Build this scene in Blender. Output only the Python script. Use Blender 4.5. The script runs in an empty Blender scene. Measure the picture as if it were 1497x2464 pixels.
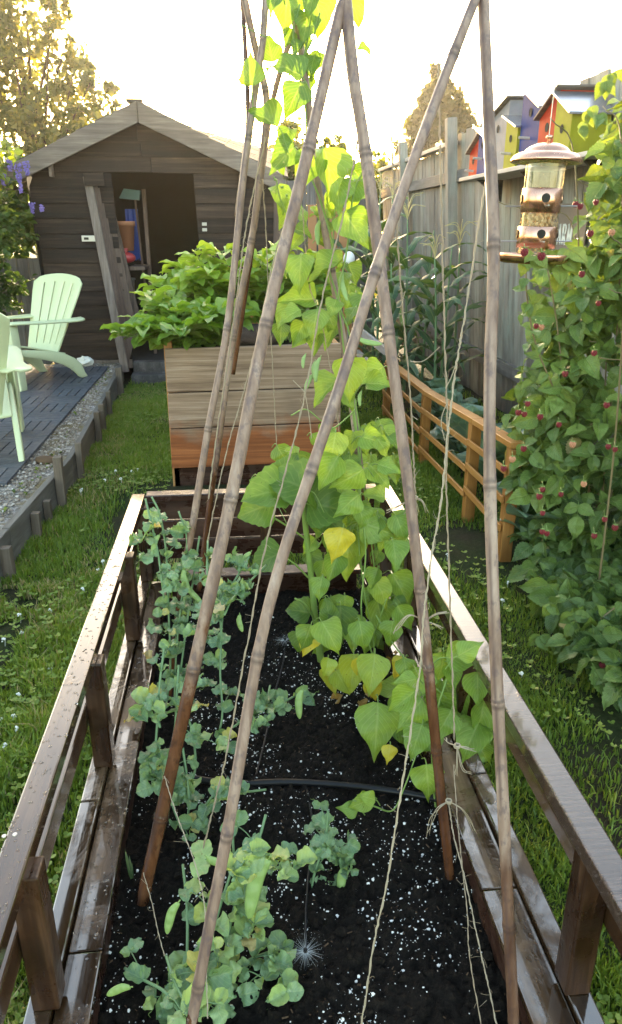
import bpy, math, random
import numpy as np
from mathutils import Vector, Matrix
random.seed(7); RNG = np.random.default_rng(7)
R = math.radians
SC = bpy.context.scene
COL = SC.collection
TAU = 2*math.pi
# ------------------------------------------------------------------ camera model (used to read distances off the photograph)
IW, IH, FOC = 1497., 2464., 1793.
PITCH, YAW, HC = R(20.9), R(5.78), 1.6
def ray(px, py):
    x = (px-IW/2)/FOC; y = (IH/2-py)/FOC
    fy = math.cos(PITCH)+y*math.sin(PITCH); z = -math.sin(PITCH)+y*math.cos(PITCH)
    return Vector((x*math.cos(YAW)+fy*math.sin(YAW), -x*math.sin(YAW)+fy*math.cos(YAW), z))
def at(px, py, x=None, y=None, z=None):
    r = ray(px, py)
    t = x/r.x if x is not None else y/r.y if y is not None else (z-HC)/r.z
    return Vector((r.x*t, r.y*t, HC+r.z*t))
def depth_of(p):
    b = p.x*math.sin(YAW)+p.y*math.cos(YAW)
    return b*math.cos(PITCH)-(p.z-HC)*math.sin(PITCH)
CAM_R = Vector((math.cos(YAW), -math.sin(YAW), 0))
CAM_F = Vector((math.sin(YAW)*math.cos(PITCH), math.cos(YAW)*math.cos(PITCH), -math.sin(PITCH)))
CAM_U = CAM_R.cross(CAM_F)
def U(a, b): return random.uniform(a, b)
def V3(*a): return Vector(a)
# ------------------------------------------------------------------ objects, things and parts
def wloc(o):
    v = Vector((0, 0, 0))
    while o is not None:
        v = v+o.location; o = o.parent
    return v
def tag(o, label=None, cat=None, group=None, kind=None):
    if label: o['label'] = label
    if cat: o['category'] = cat
    if group: o['group'] = group
    if kind: o['kind'] = kind
    return o
def thing(name, label, cat, loc=(0, 0, 0), group=None):
    o = bpy.data.objects.new(name, None); COL.objects.link(o)
    o.location = loc; o.empty_display_size = .05
    return tag(o, label, cat, group)
def link_mesh(name, me, mat, parent=None, bevel=0, smooth=False):
    if mat: me.materials.append(mat)
    if smooth: me.polygons.foreach_set('use_smooth', [True]*len(me.polygons))
    o = bpy.data.objects.new(name, me); COL.objects.link(o)
    if parent is not None:
        off = wloc(parent)
        me.transform(Matrix.Translation(-off)); o.parent = parent
    if bevel:
        m = o.modifiers.new('bevel', 'BEVEL'); m.width = bevel; m.segments = 2; m.limit_method = 'ANGLE'; m.angle_limit = R(40)
    return o
class MB:
    def __init__(s): s.v = []; s.f = []
    def add(s, vs, fs):
        n = len(s.v); s.v += [tuple(p) for p in vs]; s.f += [tuple(n+i for i in f) for f in fs]
    def hexa(s, q):   # 8 corners: bottom 4 ccw, top 4 ccw
        s.add(q, [(3, 2, 1, 0), (4, 5, 6, 7), (0, 1, 5, 4), (1, 2, 6, 5), (2, 3, 7, 6), (3, 0, 4, 7)])
    def box(s, x0, x1, y0, y1, z0, z1, j=0):
        q = [(x, y, z) for z in (z0, z1) for x, y in ((x0, y0), (x1, y0), (x1, y1), (x0, y1))]
        if j: q = [(a+U(-j, j), b+U(-j, j), c+U(-j, j)) for a, b, c in q]
        s.hexa(q)
    def bar(s, p, q, w, h, up=(0, 0, 1), w2=None, h2=None):
        p, q = Vector(p), Vector(q); d = (q-p).normalized(); up = Vector(up)
        r = d.cross(up)
        if r.length < 1e-4: r = d.cross(Vector((0, 1, 0)))
        r.normalize(); u = r.cross(d)
        w2 = w2 or w; h2 = h2 or h
        c = []
        for (o, a, b) in ((p, w/2, h/2), (q, w2/2, h2/2)):
            c += [o-r*a-u*b, o+r*a-u*b, o+r*a+u*b, o-r*a+u*b]
        s.add(c, [(0, 1, 2, 3), (7, 6, 5, 4), (4, 5, 1, 0), (5, 6, 2, 1), (6, 7, 3, 2), (7, 4, 0, 3)])
    def tube(s, pts, rad, n=8, cap=True):
        pts = [Vector(p) for p in pts]; m = len(pts)
        if not hasattr(rad, '__len__'): rad = [rad]*m
        t0 = (pts[1]-pts[0]).normalized()
        ref = Vector((1, 0, 0)) if abs(t0.x) < .8 else Vector((0, 1, 0))
        vs = []; prev = None
        for i in range(m):
            t = (pts[min(i+1, m-1)]-pts[max(i-1, 0)])
            t = t.normalized() if t.length > 1e-9 else t0
            if prev is None: a = (ref-t*ref.dot(t)).normalized()
            else:
                a = prev-t*prev.dot(t); a = a.normalized() if a.length > 1e-6 else (ref-t*ref.dot(t)).normalized()
            prev = a; b = t.cross(a)
            for k in range(n):
                th = TAU*k/n
                vs.append(pts[i]+(a*math.cos(th)+b*math.sin(th))*rad[i])
        fs = [(i*n+k, i*n+(k+1) % n, (i+1)*n+(k+1) % n, (i+1)*n+k) for i in range(m-1) for k in range(n)]
        if cap: fs += [tuple(range(n-1, -1, -1)), tuple((m-1)*n+k for k in range(n))]
        s.add(vs, fs)
    def lathe(s, prof, c=(0, 0, 0), n=24, axis=None):
        c = Vector(c); A = (Vector(axis).normalized() if axis else Vector((0, 0, 1)))
        a = A.orthogonal().normalized(); b = A.cross(a)
        vs = []
        for r, z in prof:
            for k in range(n):
                th = TAU*k/n
                vs.append(c+A*z+(a*math.cos(th)+b*math.sin(th))*max(r, 1e-5))
        fs = [(i*n+k, i*n+(k+1) % n, (i+1)*n+(k+1) % n, (i+1)*n+k) for i in range(len(prof)-1) for k in range(n)]
        s.add(vs, fs)
    def ball(s, c, r, nu=8, nv=6, sx=1, sy=1, sz=1, j=0):
        c = Vector(c); vs = [c+Vector((0, 0, -r*sz))]
        for i in range(1, nv):
            ph = math.pi*i/nv-math.pi/2
            for k in range(nu):
                th = TAU*k/nu; q = 1+(U(-j, j) if j else 0)
                vs.append(c+Vector((math.cos(th)*math.cos(ph)*r*sx*q, math.sin(th)*math.cos(ph)*r*sy*q, math.sin(ph)*r*sz*q)))
        vs.append(c+Vector((0, 0, r*sz))); T = len(vs)-1
        fs = [(0, 1+(k+1) % nu, 1+k) for k in range(nu)]
        fs += [(1+i*nu+k, 1+i*nu+(k+1) % nu, 1+(i+1)*nu+(k+1) % nu, 1+(i+1)*nu+k) for i in range(nv-2) for k in range(nu)]
        fs += [(1+(nv-2)*nu+k, 1+(nv-2)*nu+(k+1) % nu, T) for k in range(nu)]
        s.add(vs, fs)
    def prism(s, poly, d):   # polygon (3d points) pushed along d
        poly = [Vector(p) for p in poly]; d = Vector(d); n = len(poly)
        s.add(poly+[p+d for p in poly], [tuple(range(n-1, -1, -1)), tuple(range(n, 2*n))]+[(k, (k+1) % n, n+(k+1) % n, n+k) for k in range(n)])
    def build(s, name, mat, parent=None, bevel=0, smooth=False):
        me = bpy.data.meshes.new(name); me.from_pydata(s.v, [], s.f); me.update()
        return link_mesh(name, me, mat, parent, bevel, smooth)
def np_mesh(name, verts, faces_flat, loop_tot, mat, parent=None, attrs=None, uv=None, smooth=False):
    me = bpy.data.meshes.new(name); nv = len(verts); nl = len(faces_flat); nf = len(loop_tot)
    me.vertices.add(nv); me.loops.add(nl); me.polygons.add(nf)
    me.vertices.foreach_set('co', np.ascontiguousarray(verts, np.float32).ravel())
    me.loops.foreach_set('vertex_index', np.ascontiguousarray(faces_flat, np.int32))
    ls = np.concatenate(([0], np.cumsum(loop_tot)[:-1])).astype(np.int32)
    me.polygons.foreach_set('loop_start', ls)
    me.polygons.foreach_set('loop_total', np.ascontiguousarray(loop_tot, np.int32))
    if smooth: me.polygons.foreach_set('use_smooth', np.ones(nf, bool))
    me.update(calc_edges=True)
    for k, a in (attrs or {}).items():
        me.attributes.new(k, 'FLOAT', 'POINT').data.foreach_set('value', np.ascontiguousarray(a, np.float32))
    if uv is not None:
        l = me.uv_layers.new(name='UVMap'); l.data.foreach_set('uv', np.ascontiguousarray(uv[faces_flat], np.float32).ravel())
    me.validate()
    return link_mesh(name, me, mat, parent)
def spline(pts, n=10):   # Catmull-Rom through the points
    P = [Vector(p) for p in pts]
    if len(P) == 2: return [P[0].lerp(P[1], i/n) for i in range(n+1)]
    P = [P[0]*2-P[1]]+P+[P[-1]*2-P[-2]]; out = []
    for i in range(1, len(P)-2):
        a, b, c, d = P[i-1:i+3]
        for k in range(n):
            t = k/n
            out.append(.5*((2*b)+(c-a)*t+(2*a-5*b+4*c-d)*t*t+(3*b-a-3*c+d)*t**3))
    return out+[P[-2]]
# ------------------------------------------------------------------ materials
class N:
    def __init__(s, name):
        s.m = bpy.data.materials.new(name); s.m.use_nodes = True; s.t = s.m.node_tree; s.t.nodes.clear()
        s.out = s.n('ShaderNodeOutputMaterial')
    def n(s, typ, **kw):
        nd = s.t.nodes.new(typ)
        for k, v in kw.items(): setattr(nd, k, v)
        return nd
    def l(s, a, b): s.t.links.new(a, b)
    def put(s, sock, v):
        if hasattr(v, 'is_output'): s.l(v, sock)
        elif isinstance(v, (tuple, list)) and len(v) == 3 and sock.type == 'RGBA': sock.default_value = (*v, 1)
        else: sock.default_value = v
    def coords(s, scale=(1, 1, 1), kind='Object', off=None):
        tc = s.n('ShaderNodeTexCoord'); mp = s.n('ShaderNodeMapping'); s.l(tc.outputs[kind], mp.inputs[0]); mp.inputs['Scale'].default_value = scale
        if off is not None: s.l(off, mp.inputs['Location'])
        return mp.outputs[0]
    def noise(s, vec, scale, detail=4, rough=.55, dist=0):
        nd = s.n('ShaderNodeTexNoise'); s.l(vec, nd.inputs['Vector']); nd.inputs['Scale'].default_value = scale
        nd.inputs['Detail'].default_value = detail; nd.inputs['Roughness'].default_value = rough; nd.inputs['Distortion'].default_value = dist
        return nd.outputs[0]
    def ramp(s, fac, stops):
        nd = s.n('ShaderNodeValToRGB'); s.put(nd.inputs[0], fac); e = nd.color_ramp.elements
        while len(e) < len(stops): e.new(.5)
        for i, (p, c) in enumerate(stops):
            e[i].position = p; e[i].color = (*c, 1) if hasattr(c, '__len__') else (c, c, c, 1)
        return nd.outputs[0]
    def math(s, op, a, b=0., clamp=False):
        nd = s.n('ShaderNodeMath', operation=op, use_clamp=clamp); s.put(nd.inputs[0], a); s.put(nd.inputs[1], b); return nd.outputs[0]
    def mix(s, fac, a, b, typ='MIX'):
        nd = s.n('ShaderNodeMix', data_type='RGBA', blend_type=typ); s.put(nd.inputs[0], fac); s.put(nd.inputs[6], a); s.put(nd.inputs[7], b); return nd.outputs[2]
    def attr(s, name): return s.n('ShaderNodeAttribute', attribute_name=name).outputs['Fac']
    def island(s): return s.n('ShaderNodeNewGeometry').outputs['Random Per Island']
    def sep(s, vec):
        nd = s.n('ShaderNodeSeparateXYZ'); s.l(vec, nd.inputs[0]); return nd.outputs
    def bump(s, h, strength=.3, dist=.01):
        nd = s.n('ShaderNodeBump'); s.l(h, nd.inputs['Height']); nd.inputs['Strength'].default_value = strength; nd.inputs['Distance'].default_value = dist; return nd.outputs[0]
    def bsdf(s, col, rough=.6, spec=.5, normal=None, metal=0., **kw):
        b = s.n('ShaderNodeBsdfPrincipled'); s.put(b.inputs['Base Color'], col); s.put(b.inputs['Roughness'], rough); s.put(b.inputs['Specular IOR Level'], spec); s.put(b.inputs['Metallic'], metal)
        if normal is not None: s.l(normal, b.inputs['Normal'])
        for k, v in kw.items(): s.put(b.inputs[k.replace('_', ' ')], v)
        return b.outputs[0]
    def done(s, sh): s.l(sh, s.out.inputs['Surface']); return s.m
def plain(name, col, rough=.6, spec=.5, metal=0., var=.12, sc=8, bump=.15):
    n = N(name); c = n.coords(); f = n.noise(c, sc, 5)
    cc = n.mix(f, tuple(x*(1-var) for x in col), tuple(min(1, x*(1+var)) for x in col))
    return n.done(n.bsdf(cc, rough, spec, n.bump(n.noise(c, sc*6, 4), bump, .004), metal))
def wood(name, stops, axis='x', rough=(.55, .85), grain=22, iso=.35, wet=None, bump=.35, along=1.2, stain=None, spec=.4, gscale=1.):
    """procedural timber: grain along axis, each board its own shade; wet = (dark factor, roughness lo, hi, amount)"""
    n = N(name); isl = n.island()
    sc = {'x': (along, grain, grain), 'y': (grain, along, grain), 'z': (grain, grain, along)}[axis]
    off = n.n('ShaderNodeCombineXYZ'); k = n.math('MULTIPLY', isl, 37.); [n.l(k, off.inputs[i]) for i in range(3)]
    c = n.coords(sc, off=off.outputs[0]); g = n.noise(c, gscale, 7, .62, .6)
    fine = n.noise(n.coords(tuple(a*4 for a in sc), off=off.outputs[0]), gscale, 3)
    g2 = n.math('ADD', n.math('MULTIPLY', g, .75), n.math('MULTIPLY', fine, .25))
    col = n.ramp(g2, stops)
    col = n.mix(iso, col, n.ramp(isl, [(0, .35), (1, 1.)]), 'MULTIPLY')
    obj = n.coords()
    blot = n.noise(obj, 3.2, 4, .6)
    col = n.mix(.45, col, n.ramp(blot, [(.3, .45), (.65, 1.)]), 'MULTIPLY')
    if stain: col = stain(n, col, obj)
    r = n.ramp(g, [(.3, rough[0]), (.7, rough[1])])
    h = g2
    if wet:
        w = n.ramp(n.noise(obj, wet[4] if len(wet) > 4 else 9., 5, .6, .4), [(1-wet[3]-.08, 0.), (1-wet[3]+.08, 1.)])
        col = n.mix(w, col, n.mix(1., col, (wet[0],)*3, 'MULTIPLY'))
        r = n.mix(w, r, n.ramp(fine, [(.3, wet[1]), (.7, wet[2])]))
        h = n.math('MULTIPLY', g2, n.math('SUBTRACT', 1., n.math('MULTIPLY', w, .75)))
    kw = dict(Coat_Weight=n.math('MULTIPLY', w, wet[5]), Coat_Roughness=.05, Coat_IOR=wet[6] if len(wet) > 6 else 1.5) if wet and len(wet) > 5 else {}
    return n.done(n.bsdf(col, r, spec, n.bump(h, bump, .006), **kw))
def leaf_mat(name, ramp, trans=.4, rough=.42, vein=.35, nside=9., spec=.45, tgain=1.35, bump=.25):
    """leaf: per-leaf colour from the attribute rnd, veins from the leaf's own UV, light coming through"""
    n = N(name); rnd = n.attr('rnd'); col = n.ramp(rnd, ramp)
    uv = n.n('ShaderNodeUVMap'); s = n.sep(uv.outputs[0]); u, v = s[0], s[1]
    au = n.math('ABSOLUTE', n.math('SUBTRACT', u, .5))
    mid = n.math('SUBTRACT', 1., n.math('MULTIPLY', au, 22.), True)
    ph = n.math('MULTIPLY', n.math('SUBTRACT', v, n.math('MULTIPLY', au, .8)), nside*TAU)
    side = n.math('POWER', n.math('MULTIPLY', n.math('ADD', n.math('SINE', ph), 1.), .5), 10.)
    vv = n.math('MAXIMUM', mid, n.math('MULTIPLY', side, .55))
    blot = n.noise(n.coords(), 40., 4, .6)
    col = n.mix(.5, col, n.ramp(blot, [(.3, .6), (.7, 1.)]), 'MULTIPLY')
    spt = n.ramp(n.noise(n.coords(), 130., 2), [(.68, 0.), (.73, .7)]); col = n.mix(spt, col, n.mix(1., col, (.55, .36, .25), 'MULTIPLY'))
    col = n.mix(n.math('MULTIPLY', vv, vein), col, n.mix(.5, col, (.55, .62, .25)))
    nb = n.bump(n.math('SUBTRACT', 1., vv), bump, .003)
    p = n.bsdf(col, rough, spec, nb)
    t = n.n('ShaderNodeBsdfTranslucent'); n.l(n.mix(1., col, (1.25*tgain, 1.15*tgain, .45*tgain), 'MULTIPLY'), t.inputs[0])
    mx = n.n('ShaderNodeMixShader'); mx.inputs[0].default_value = trans; n.l(p, mx.inputs[1]); n.l(t.outputs[0], mx.inputs[2])
    return n.done(mx.outputs[0])
# ------------------------------------------------------------------ leaves
def template(wprof, nv=10, nu=7, fold=.25, curl=.3, saw=0, wave=0, pucker=.02, seed=0, twist=0.):
    """leaf of length 1 along +Y, flat in XY, normal +Z; wprof = [(v, half width)]"""
    rs = np.random.default_rng(seed); pv = [p[0] for p in wprof]; pw = [p[1] for p in wprof]
    vs = []; uv = []
    y = z = 0.; py = 0.; ang = curl*.35
    ph = rs.uniform(0, 6)
    for i in range(nv+1):
        v = i/nv
        if i: 
            ang -= curl/nv; y += math.cos(ang)/nv; z += math.sin(ang)/nv
        w = float(np.interp(v, pv, pw))
        if saw and 0 < i < nv: w *= 1+(saw if i % 2 else -saw)
        for k in range(nu):
            u = 2*k/(nu-1)-1
            uu = u*w
            zz = abs(u)**1.3*w*fold+pucker*math.sin(v*18+abs(u)*3)*(1-abs(u))+wave*abs(u)**2*math.sin(v*13+ph+(2 if u > 0 else 0))
            tw = twist*v
            vs.append((uu*math.cos(tw), y-zz*math.sin(ang), z+zz*math.cos(ang)+uu*math.sin(tw))); uv.append((.5+.5*u, v))
    fs = []
    for i in range(nv):
        for k in range(nu-1):
            a = i*nu+k; fs.append((a, a+1, a+nu+1, a+nu))
    return np.array(vs), np.array(fs, np.int32), np.array(uv)
BEANP = [(0, .08), (.04, .25), (.1, .345), (.2, .4), (.32, .385), (.45, .325), (.6, .225), (.75, .125), (.88, .05), (1, .003)]
PEAP = [(0, .12), (.08, .3), (.2, .42), (.4, .47), (.6, .46), (.78, .36), (.9, .22), (1, .03)]
RASP = [(0, .05), (.08, .2), (.2, .31), (.35, .345), (.5, .31), (.65, .235), (.8, .13), (.92, .045), (1, .003)]
OVALP = [(0, .05), (.1, .2), (.25, .31), (.45, .35), (.62, .31), (.8, .2), (.92, .1), (1, .01)]
CABP = [(0, .1), (.1, .15), (.25, .3), (.45, .47), (.65, .53), (.8, .48), (.93, .3), (1, .1)]
SUNP = [(0, .08), (.05, .34), (.14, .5), (.28, .55), (.42, .48), (.58, .36), (.74, .24), (.88, .11), (1, .005)]
T_BEAN = [template(BEANP, 12, 7, f, c, .012, .06, .022, i, tw) for i, (f, c, tw) in enumerate(((.3, .5, .15), (.6, .75, -.3), (.12, 1.1, .2), (.9, .4, 0.), (-.3, .8, .3), (.45, 1.3, -.1)))]
T_PEA = [template(PEAP, 10, 7, f, c, .03, .12, .04, i, tw) for i, (f, c, tw) in enumerate(((.3, .3, .1), (.8, .6, -.3), (.15, 1.1, .2), (1.2, .2, 0.), (-.4, .8, .3)))]
T_RASP = [template(RASP, 18, 5, f, c, .09, .02, .025, i, tw) for i, (f, c, tw) in enumerate(((.35, .4, .1), (.7, .7, -.2), (.2, .9, .2), (.5, .1, 0)))]
T_OVAL = [template(OVALP, 8, 5, f, c, 0, .04, .012, i) for i, (f, c) in enumerate(((.35, .6), (.7, .9), (.2, .3), (.5, 1.3)))]
T_CAB = [template(CABP, 12, 9, f, c, 0, .08, .02, i) for i, (f, c) in enumerate(((.25, -.5), (.4, .3), (.15, .9)))]
T_SUN = [template(SUNP, 14, 7, f, c, .05, .03, .015, i) for i, (f, c) in enumerate(((.2, .5), (.4, .9)))]
T_SMALL = [template(OVALP, 3, 3, f, c, 0, 0, 0, i) for i, (f, c) in enumerate(((.4, .4), (.1, .9)))]
class Leaves:
    def __init__(s): s.V = []; s.F = []; s.UV = []; s.A = []; s.n = 0
    def add(s, T, base, d, nrm, L, rnd, wid=1.):
        tv, tf, tu = T
        d = Vector(d).normalized(); nrm = Vector(nrm); x = d.cross(nrm)
        if x.length < 1e-4: x = d.orthogonal()
        x.normalize(); z = x.cross(d)
        M = np.array([[x.x*L*wid, x.y*L*wid, x.z*L*wid], [d.x*L, d.y*L, d.z*L], [z.x*L, z.y*L, z.z*L]])
        s.V.append(tv@M+np.array(base)[None, :]); s.F.append((tf+s.n).ravel()); s.UV.append(tu)
        s.A.append(np.full(len(tv), rnd, np.float32)); s.n += len(tv)
    def build(s, name, mat, parent=None):
        F = np.concatenate(s.F)
        return np_mesh(name, np.concatenate(s.V), F, np.full(len(F)//4, 4, np.int32), mat, parent, {'rnd': np.concatenate(s.A)}, np.concatenate(s.UV), True)
def rdir(zb=0.):
    v = Vector((random.gauss(0, 1), random.gauss(0, 1), random.gauss(0, 1)+zb)); return v.normalized()
EXPOSURE = 3.7
# ------------------------------------------------------------------ world, sun, camera
SUN_EL, SUN_AZ = R(6.2), R(1.5)
w = bpy.data.worlds.new("World"); SC.world = w; w.use_nodes = True
nt = w.node_tree; bg = nt.nodes['Background']
sky = nt.nodes.new('ShaderNodeTexSky'); sky.sky_type = 'NISHITA'; sky.sun_disc = False
sky.sun_elevation = SUN_EL; sky.sun_rotation = SUN_AZ; sky.air_density = 1.; sky.dust_density = 2.; sky.ozone_density = 1.2
nt.links.new(sky.outputs[0], bg.inputs[0]); bg.inputs[1].default_value = .15
sd = bpy.data.lights.new('sun', 'SUN'); sd.energy = 2.0; sd.angle = R(.5); sd.color = (1., .86, .62)
so = bpy.data.objects.new('sun', sd); COL.objects.link(so); so.location = (0, 20, 12)
sdir = Vector((math.sin(SUN_AZ)*math.cos(SUN_EL), math.cos(SUN_AZ)*math.cos(SUN_EL), math.sin(SUN_EL)))
so.rotation_euler = (-sdir).to_track_quat('-Z', 'Y').to_euler()
cd = bpy.data.cameras.new('camera'); cam = bpy.data.objects.new('camera', cd); COL.objects.link(cam); SC.camera = cam
cam.location = (0, 0, HC); cam.rotation_euler = (math.pi/2-PITCH, 0, -YAW)
cd.sensor_fit = 'VERTICAL'; cd.sensor_height = 24; cd.lens = 24*FOC/IH; cd.clip_end = 500; cd.clip_start = .02
SC.view_settings.view_transform = 'Standard'; SC.view_settings.look = 'None'; SC.view_settings.exposure = EXPOSURE; SC.view_settings.gamma = 1
SC.view_settings.use_white_balance = True; SC.view_settings.white_balance_temperature = 7500; SC.view_settings.white_balance_tint = 11
SC.cycles.max_bounces = 8; SC.cycles.transparent_max_bounces = 12; SC.cycles.sample_clamp_indirect = 8
# ------------------------------------------------------------------ material set
M = {}
GREY = [(.25, (.05, .043, .04)), (.5, (.17, .15, .138)), (.75, (.33, .3, .28))]
def stain_low(n, col, obj):   # damp dark foot of old boards
    z = n.sep(obj)[2]; nz = n.noise(n.coords((6, 6, 1.2)), 1.5, 5)
    f = n.ramp(n.math('ADD', n.math('MULTIPLY', z, .8), n.math('MULTIPLY', nz, .9)), [(.5, .38), (.78, 1.)])
    return n.mix(1., col, f, 'MULTIPLY')
def lichen(n, col, obj):
    f = n.ramp(n.noise(n.coords((3, 3, .8)), 2.2, 5, .6), [(.45, 0.), (.7, .5)])
    return stain_low(n, n.mix(f, col, (.36, .43, .37)), obj)
M['fence'] = wood('weathered_fence', [(.25, (.15, .125, .1)), (.5, (.31, .27, .235)), (.75, (.47, .425, .38))], 'z', stain=lichen, iso=.5)
M['fence_rail'] = wood('weathered_rail', [(.25, (.06, .055, .05)), (.5, (.18, .16, .15)), (.75, (.34, .31, .29))], 'y', stain=stain_low)
M['far_fence'] = wood('far_fence', GREY, 'z')
M['siding'] = wood('shed_siding', [(.28, (.011, .006, .004)), (.48, (.042, .024, .016)), (.62, (.09, .056, .039)), (.75, (.19, .13, .095))], 'x', iso=.8, along=.9, spec=.2, bump=.6)
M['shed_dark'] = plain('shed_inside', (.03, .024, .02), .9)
M['fascia'] = wood('fascia', [(.28, (.07, .047, .035)), (.5, (.18, .132, .105)), (.72, (.33, .26, .215))], 'x', iso=.2)
M['door_wood'] = wood('door_wood', [(.25, (.05, .03, .022)), (.5, (.13, .08, .06)), (.75, (.25, .18, .15))], 'z')
M['door_pale'] = wood('door_pale', [(.28, (.07, .048, .036)), (.5, (.19, .14, .115)), (.74, (.34, .27, .235))], 'z')
M['shingle'] = wood('shingle', [(.25, (.035, .022, .016)), (.5, (.09, .06, .045)), (.75, (.17, .12, .09))], 'x', iso=.6)
M['metal'] = plain('galvanised', (.36, .35, .34), .4, metal=.9)
M['bed_board'] = wood('wet_stained_board', [(.3, (.034, .014, .006)), (.5, (.12, .056, .026)), (.72, (.25, .138, .072))], 'y', wet=(.6, .08, .25, .72, 9, .8, 1.42), rough=(.25, .45), bump=.5)
M['bed_post'] = wood('wet_stained_post', [(.3, (.01, .0035, .0016)), (.5, (.045, .018, .0075)), (.72, (.14, .064, .028))], 'z', wet=(.75, .15, .3, .5), rough=(.35, .6))
M['bed_sawn'] = wood('rough_sawn_wet_board', [(.3, (.03, .016, .011)), (.5, (.09, .052, .036)), (.72, (.2, .13, .1))], 'x', wet=(.6, .08, .22, .72, 9, 1., 1.5), rough=(.2, .4), bump=.9, grain=130, along=6., iso=.1)
M['bed_ledge'] = wood('wet_ledge', [(.3, (.02, .0095, .0045)), (.5, (.1, .052, .025)), (.72, (.3, .18, .1))], 'y', wet=(.45, .04, .12, .54, 6, 1., 1.85), rough=(.3, .5), bump=.6)
M['bed_end'] = wood('wet_end_board', [(.25, (.025, .01, .007)), (.5, (.055, .022, .014)), (.78, (.12, .055, .035))], 'x', wet=(.8, .1, .3, .5), rough=(.35, .6))
def wet_foot(n, col, obj):
    z = n.sep(obj)[2]; nz = n.noise(n.coords((4, 1, 6)), 1.3, 4, .6)
    f = n.ramp(n.math('ADD', z, n.math('MULTIPLY', n.math('SUBTRACT', nz, .5), .42)), [(.33, 1.), (.47, 0.)])
    return n.mix(f, col, n.mix(1., col, (1.05, .47, .19), 'MULTIPLY'))
M['planter'] = wood('planter_board', [(.3, (.1, .052, .03)), (.5, (.27, .165, .105)), (.7, (.45, .32, .235))], 'x', iso=.3, grain=34, along=1., stain=wet_foot, rough=(.4, .7))
M['planter_cedar'] = wood('planter_cedar', [(.25, (.25, .1, .03)), (.5, (.42, .19, .06)), (.75, (.6, .31, .12))], 'z', iso=.2)
M['cedar'] = wood('orange_cedar', [(.25, (.3, .115, .025)), (.5, (.52, .22, .055)), (.75, (.68, .35, .12))], 'y', iso=.3, rough=(.35, .6))
M['cedar_z'] = wood('orange_cedar_upright', [(.25, (.24, .09, .02)), (.5, (.45, .185, .045)), (.75, (.6, .29, .09))], 'z', iso=.3, rough=(.35, .6))
M['raw'] = wood('raw_pale_lumber', [(.25, (.38, .31, .27)), (.5, (.55, .48, .44)), (.75, (.68, .62, .58))], 'y', iso=.2)
M['edging'] = wood('edging_board', [(.25, (.05, .04, .032)), (.5, (.14, .12, .1)), (.75, (.27, .24, .21))], 'y', stain=None)
M['stake'] = wood('edging_stake', [(.25, (.05, .033, .022)), (.5, (.15, .11, .08)), (.75, (.27, .21, .16))], 'z')
M['black'] = plain('black_plastic', (.007, .007, .008), .35, .25, var=.3)
def bamboo(name, wl, wd=1.):
    n = N(name); c = n.coords((1, 1, .12)); o = n.coords()
    isl = n.island()
    f = n.noise(c, 38., 5, .6); sp = n.noise(n.coords((1, 1, .6)), 60., 3, .6)
    col = n.ramp(f, [(.3, (.15, .085, .06)), (.5, (.27, .172, .126)), (.72, (.4, .285, .22))])
    col = n.mix(n.ramp(sp, [(.52, 0.), (.64, .65)]), col, (.12, .08, .08))
    col = n.mix(.35, col, n.ramp(isl, [(0, .6), (1, 1.)]), 'MULTIPLY')
    z = n.sep(o)[2]; nz = n.noise(n.coords((3, 3, 2.)), 2.6, 5, .65)
    wet = n.ramp(n.math('ADD', z, n.math('MULTIPLY', n.math('SUBTRACT', nz, .5), .7)), [(wl, wd), (wl+.16, 0.)])
    col = n.mix(wet, col, n.mix(1., col, (.42, .25, .15), 'MULTIPLY'))
    nd = n.attr('node'); col = n.mix(n.math('MULTIPLY', nd, .8), col, (.05, .03, .025)); gr = n.attr('groove'); col = n.mix(n.math('MULTIPLY', gr, n.ramp(n.noise(n.coords((1, 1, .4)), 9., 2), [(.42, 0.), (.55, .75)])), col, (.09, .05, .045))
    r = n.mix(wet, (.55,)*3, (.2,)*3)
    return n.done(n.bsdf(col, r, .4, n.bump(f, .25, .003)))
M['bamboo'] = bamboo('bamboo', .5); M['bamboo_dry'] = bamboo('dry_bamboo', -.6); M['bamboo_peel'] = bamboo('peeling_bamboo', .3, .7)
M['twine'] = plain('jute_twine', (.34, .26, .18), .9, .1, var=.3, sc=120, bump=.5)
M['twine_pale'] = plain('pale_twine', (.4, .32, .225), .9, .1, var=.2, sc=120, bump=.5)
def soil_mat():
    n = N('potting_soil'); c = n.coords(); f = n.noise(c, 70., 8, .75); g = n.noise(c, 6., 4)
    col = n.ramp(f, [(.3, (.005, .004, .0032)), (.55, (.017, .0125, .0095)), (.75, (.065, .045, .03))])
    return n.done(n.bsdf(n.mix(.4, col, n.ramp(g, [(.3, .5), (.7, 1.)]), 'MULTIPLY'), n.ramp(f, [(.3, .65), (.7, .9)]), .12, n.bump(f, 1., .02)))
M['soil'] = soil_mat()
M['perlite'] = plain('perlite', (.78, .76, .72), .8, .2)
M['bark'] = plain('bark_chip', (.1, .06, .035), .8, .2)
def ground_mat():
    n = N('lawn_ground'); c = n.coords(); f = n.noise(c, 2.2, 6, .6); h = n.noise(c, 40., 6, .7)
    col = n.ramp(f, [(.35, (.045, .034, .02)), (.5, (.04, .045, .016)), (.65, (.03, .05, .013))])
    return n.done(n.bsdf(n.mix(.6, col, n.ramp(h, [(.3, .3), (.7, 1.)]), 'MULTIPLY'), .9, .15, n.bump(h, 1., .02)))
M['ground'] = ground_mat()
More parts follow.
